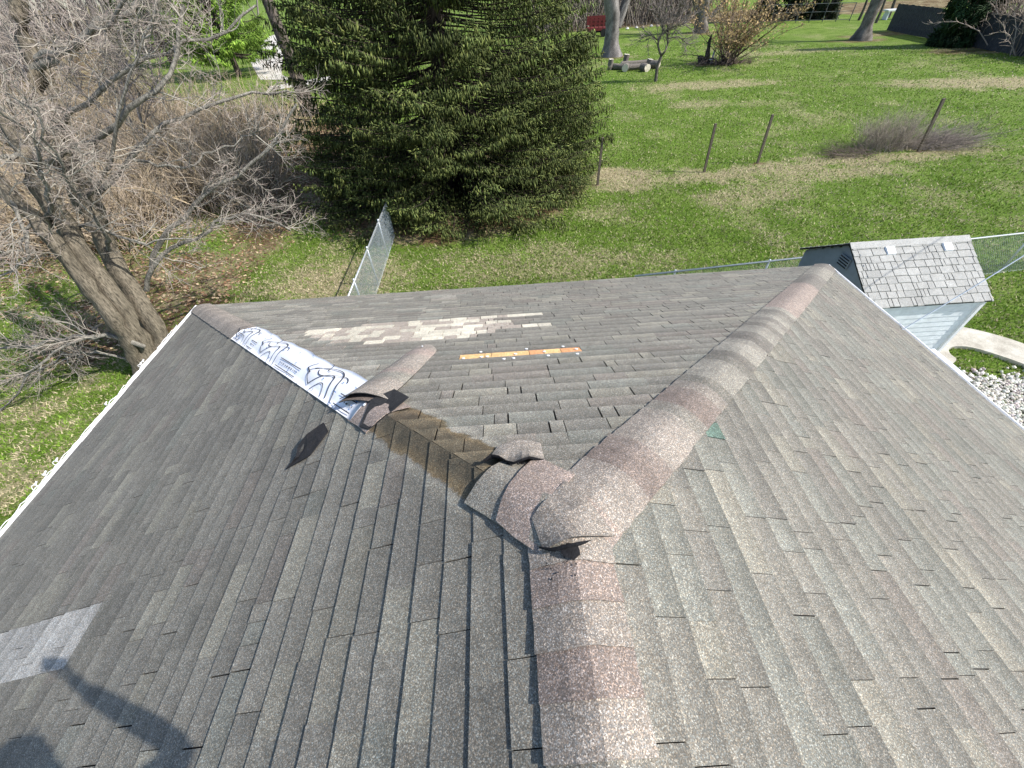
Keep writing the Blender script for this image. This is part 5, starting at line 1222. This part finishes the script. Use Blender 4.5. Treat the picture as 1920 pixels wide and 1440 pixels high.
M_SKIN = mat_plain('skin', (.48, .30, .22), .6, .08, 10); M_SHIRT = mat_plain('grey_sweatshirt', (.16, .18, .20), .95, .12, 30); M_JEANS = mat_plain('blue_jeans', (.05, .07, .12), .95, .15, 40); M_HAIR = mat_plain('brown_hair', (.05, .03, .02), .8, .3, 60)
bz = 2.34
J = {'pel': (-.02, -1.22, 3.02), 'waist': (-.02, -1.24, 3.14), 'chest': (-.05, -1.20, 3.42), 'neckb': (-.08, -1.15, 3.60), 'neck': (-.11, -1.11, 3.665), 'jaw': (-.12, -1.06, 3.70), 'head': (-.14, -1.06, 3.80), 'crown': (-.14, -1.08, 3.88),
     'shR': (.12, -1.15, 3.545), 'elR': (.17, -.93, 3.44), 'wrR': (-.07, -.79, 3.74), 'haR': (-.115, -.745, 3.80), 'shL': (-.27, -1.15, 3.545), 'elL': (-.34, -1.22, 3.24), 'wrL': (-.36, -1.16, 3.00), 'haL': (-.36, -1.13, 2.93),
     'hpR': (.08, -1.22, 2.96), 'knR': (.19, -1.14, 2.66), 'anR': (.22, -1.2, 2.39), 'toR': (.23, -1.06, 2.345), 'hpL': (-.12, -1.22, 2.96), 'knL': (-.22, -1.14, 2.66), 'anL': (-.25, -1.2, 2.39), 'toL': (-.26, -1.06, 2.335)}
names = list(J); ix = {n_: i for i, n_ in enumerate(names)}
E_ = [('pel', 'waist'), ('waist', 'chest'), ('chest', 'neckb'), ('neckb', 'neck'), ('neck', 'jaw'), ('jaw', 'head'), ('head', 'crown'), ('neckb', 'shR'), ('shR', 'elR'), ('elR', 'wrR'), ('wrR', 'haR'), ('neckb', 'shL'), ('shL', 'elL'), ('elL', 'wrL'), ('wrL', 'haL'), ('pel', 'hpR'), ('hpR', 'knR'), ('knR', 'anR'), ('anR', 'toR'), ('pel', 'hpL'), ('hpL', 'knL'), ('knL', 'anL'), ('anL', 'toL')]
RD = {'pel': .135, 'waist': .118, 'chest': .135, 'neckb': .085, 'neck': .052, 'jaw': .07, 'head': .088, 'crown': .06, 'shR': .062, 'elR': .042, 'wrR': .027, 'haR': .032, 'shL': .062, 'elL': .042, 'wrL': .027, 'haL': .032, 'hpR': .085, 'knR': .06, 'anR': .042, 'toR': .035, 'hpL': .085, 'knL': .06, 'anL': .042, 'toL': .035}
def bodypart(name, keep, mat_, grow_=0, root='pel'):
    k = [n_ for n_ in names if n_ in keep]; im = {n_: i for i, n_ in enumerate(k)}
    return skin(name, [J[n_] for n_ in k], [(im[a], im[b]) for a, b in E_ if a in im and b in im], [RD[n_] + grow_ for n_ in k], mat_, per, root=im[root] if root in im else 0)
bodypart('body', names, M_SKIN)
bodypart('sweatshirt', ['pel', 'waist', 'chest', 'neckb', 'shR', 'elR', 'wrR', 'shL', 'elL', 'wrL'], M_SHIRT, .012)
bodypart('jeans', ['pel', 'waist', 'hpR', 'knR', 'anR', 'hpL', 'knL', 'anL'], M_JEANS, .010)
for sg in ('R', 'L'):
    a_, t_ = np.array(J['an' + sg]), np.array(J['to' + sg]); skin('shoe', [a_ + [0, -.03, -.01], (a_ + t_) / 2, t_ + [0, .03, 0]], [(0, 1), (1, 2)], [.052, .048, .042], M_INK, per)
hd = np.array(J['head']); skin('nose', [hd + [0, .078, .0], hd + [0, .098, -.022]], [(0, 1)], [.010, .014], M_SKIN, per)
for sx in (-1, 1):
    skin('ear', [hd + [sx * .083, 0, .01], hd + [sx * .090, -.008, -.02]], [(0, 1)], [.014, .010], M_SKIN, per)
    V, F = lump((hd[0] + sx * .03, hd[1] + .084, hd[2] + .012), .009, 8, .6, 2, 1); meshobj('eye', V, F, M_INK, per)
skin('mouth', [hd + [-.022, .076, -.052], hd + [.022, .076, -.052]], [(0, 1)], [.006, .006], M_TAR, per)
skin('hair', [(-.14, -1.10, 3.77), (-.14, -1.085, 3.83), (-.14, -1.06, 3.89)], [(0, 1), (1, 2)], [.075, .088, .065], M_HAIR, per)
for sgn, w_ in ((1, 'haR'), (-1, 'haL')):
    h0 = np.array(J[w_]); toward = unit(np.array([-.184, -.705, 3.84]) - h0) if sgn > 0 else unit(np.array([.02, .3, -1.]))
    for k in range(4):
        b0_ = h0 + np.array([0, .01, .018 * (k - 1.5)]); L_f = [.030, .036, .034, .027][k]
        vs = [b0_, b0_ + toward * L_f, b0_ + toward * (L_f * 1.8) + np.array([-.006 * sgn, .012, 0])]; skin('finger', vs, [(0, 1), (1, 2)], [.009, .0085, .007], M_SKIN, per)
    skin('thumb', [h0 + [0, -.01, -.01], h0 + toward * .03 + [0, -.02, .012], h0 + toward * .05 + [0, -.02, .03]], [(0, 1), (1, 2)], [.011, .010, .008], M_SKIN, per)
ph_ = tag(empty('phone', (-.184, -.70, 3.84)), 'dark smartphone held up in both hands above the ridge', 'phone')
R_ = np.stack([AX_R, AX_U, -AX_F], 1); meshobj('phone_body', boxv((-.184, -.70, 3.86), (.15, .075, .008), R_), BOXF, M_GEN, ph_, tint=(.03, .03, .035))
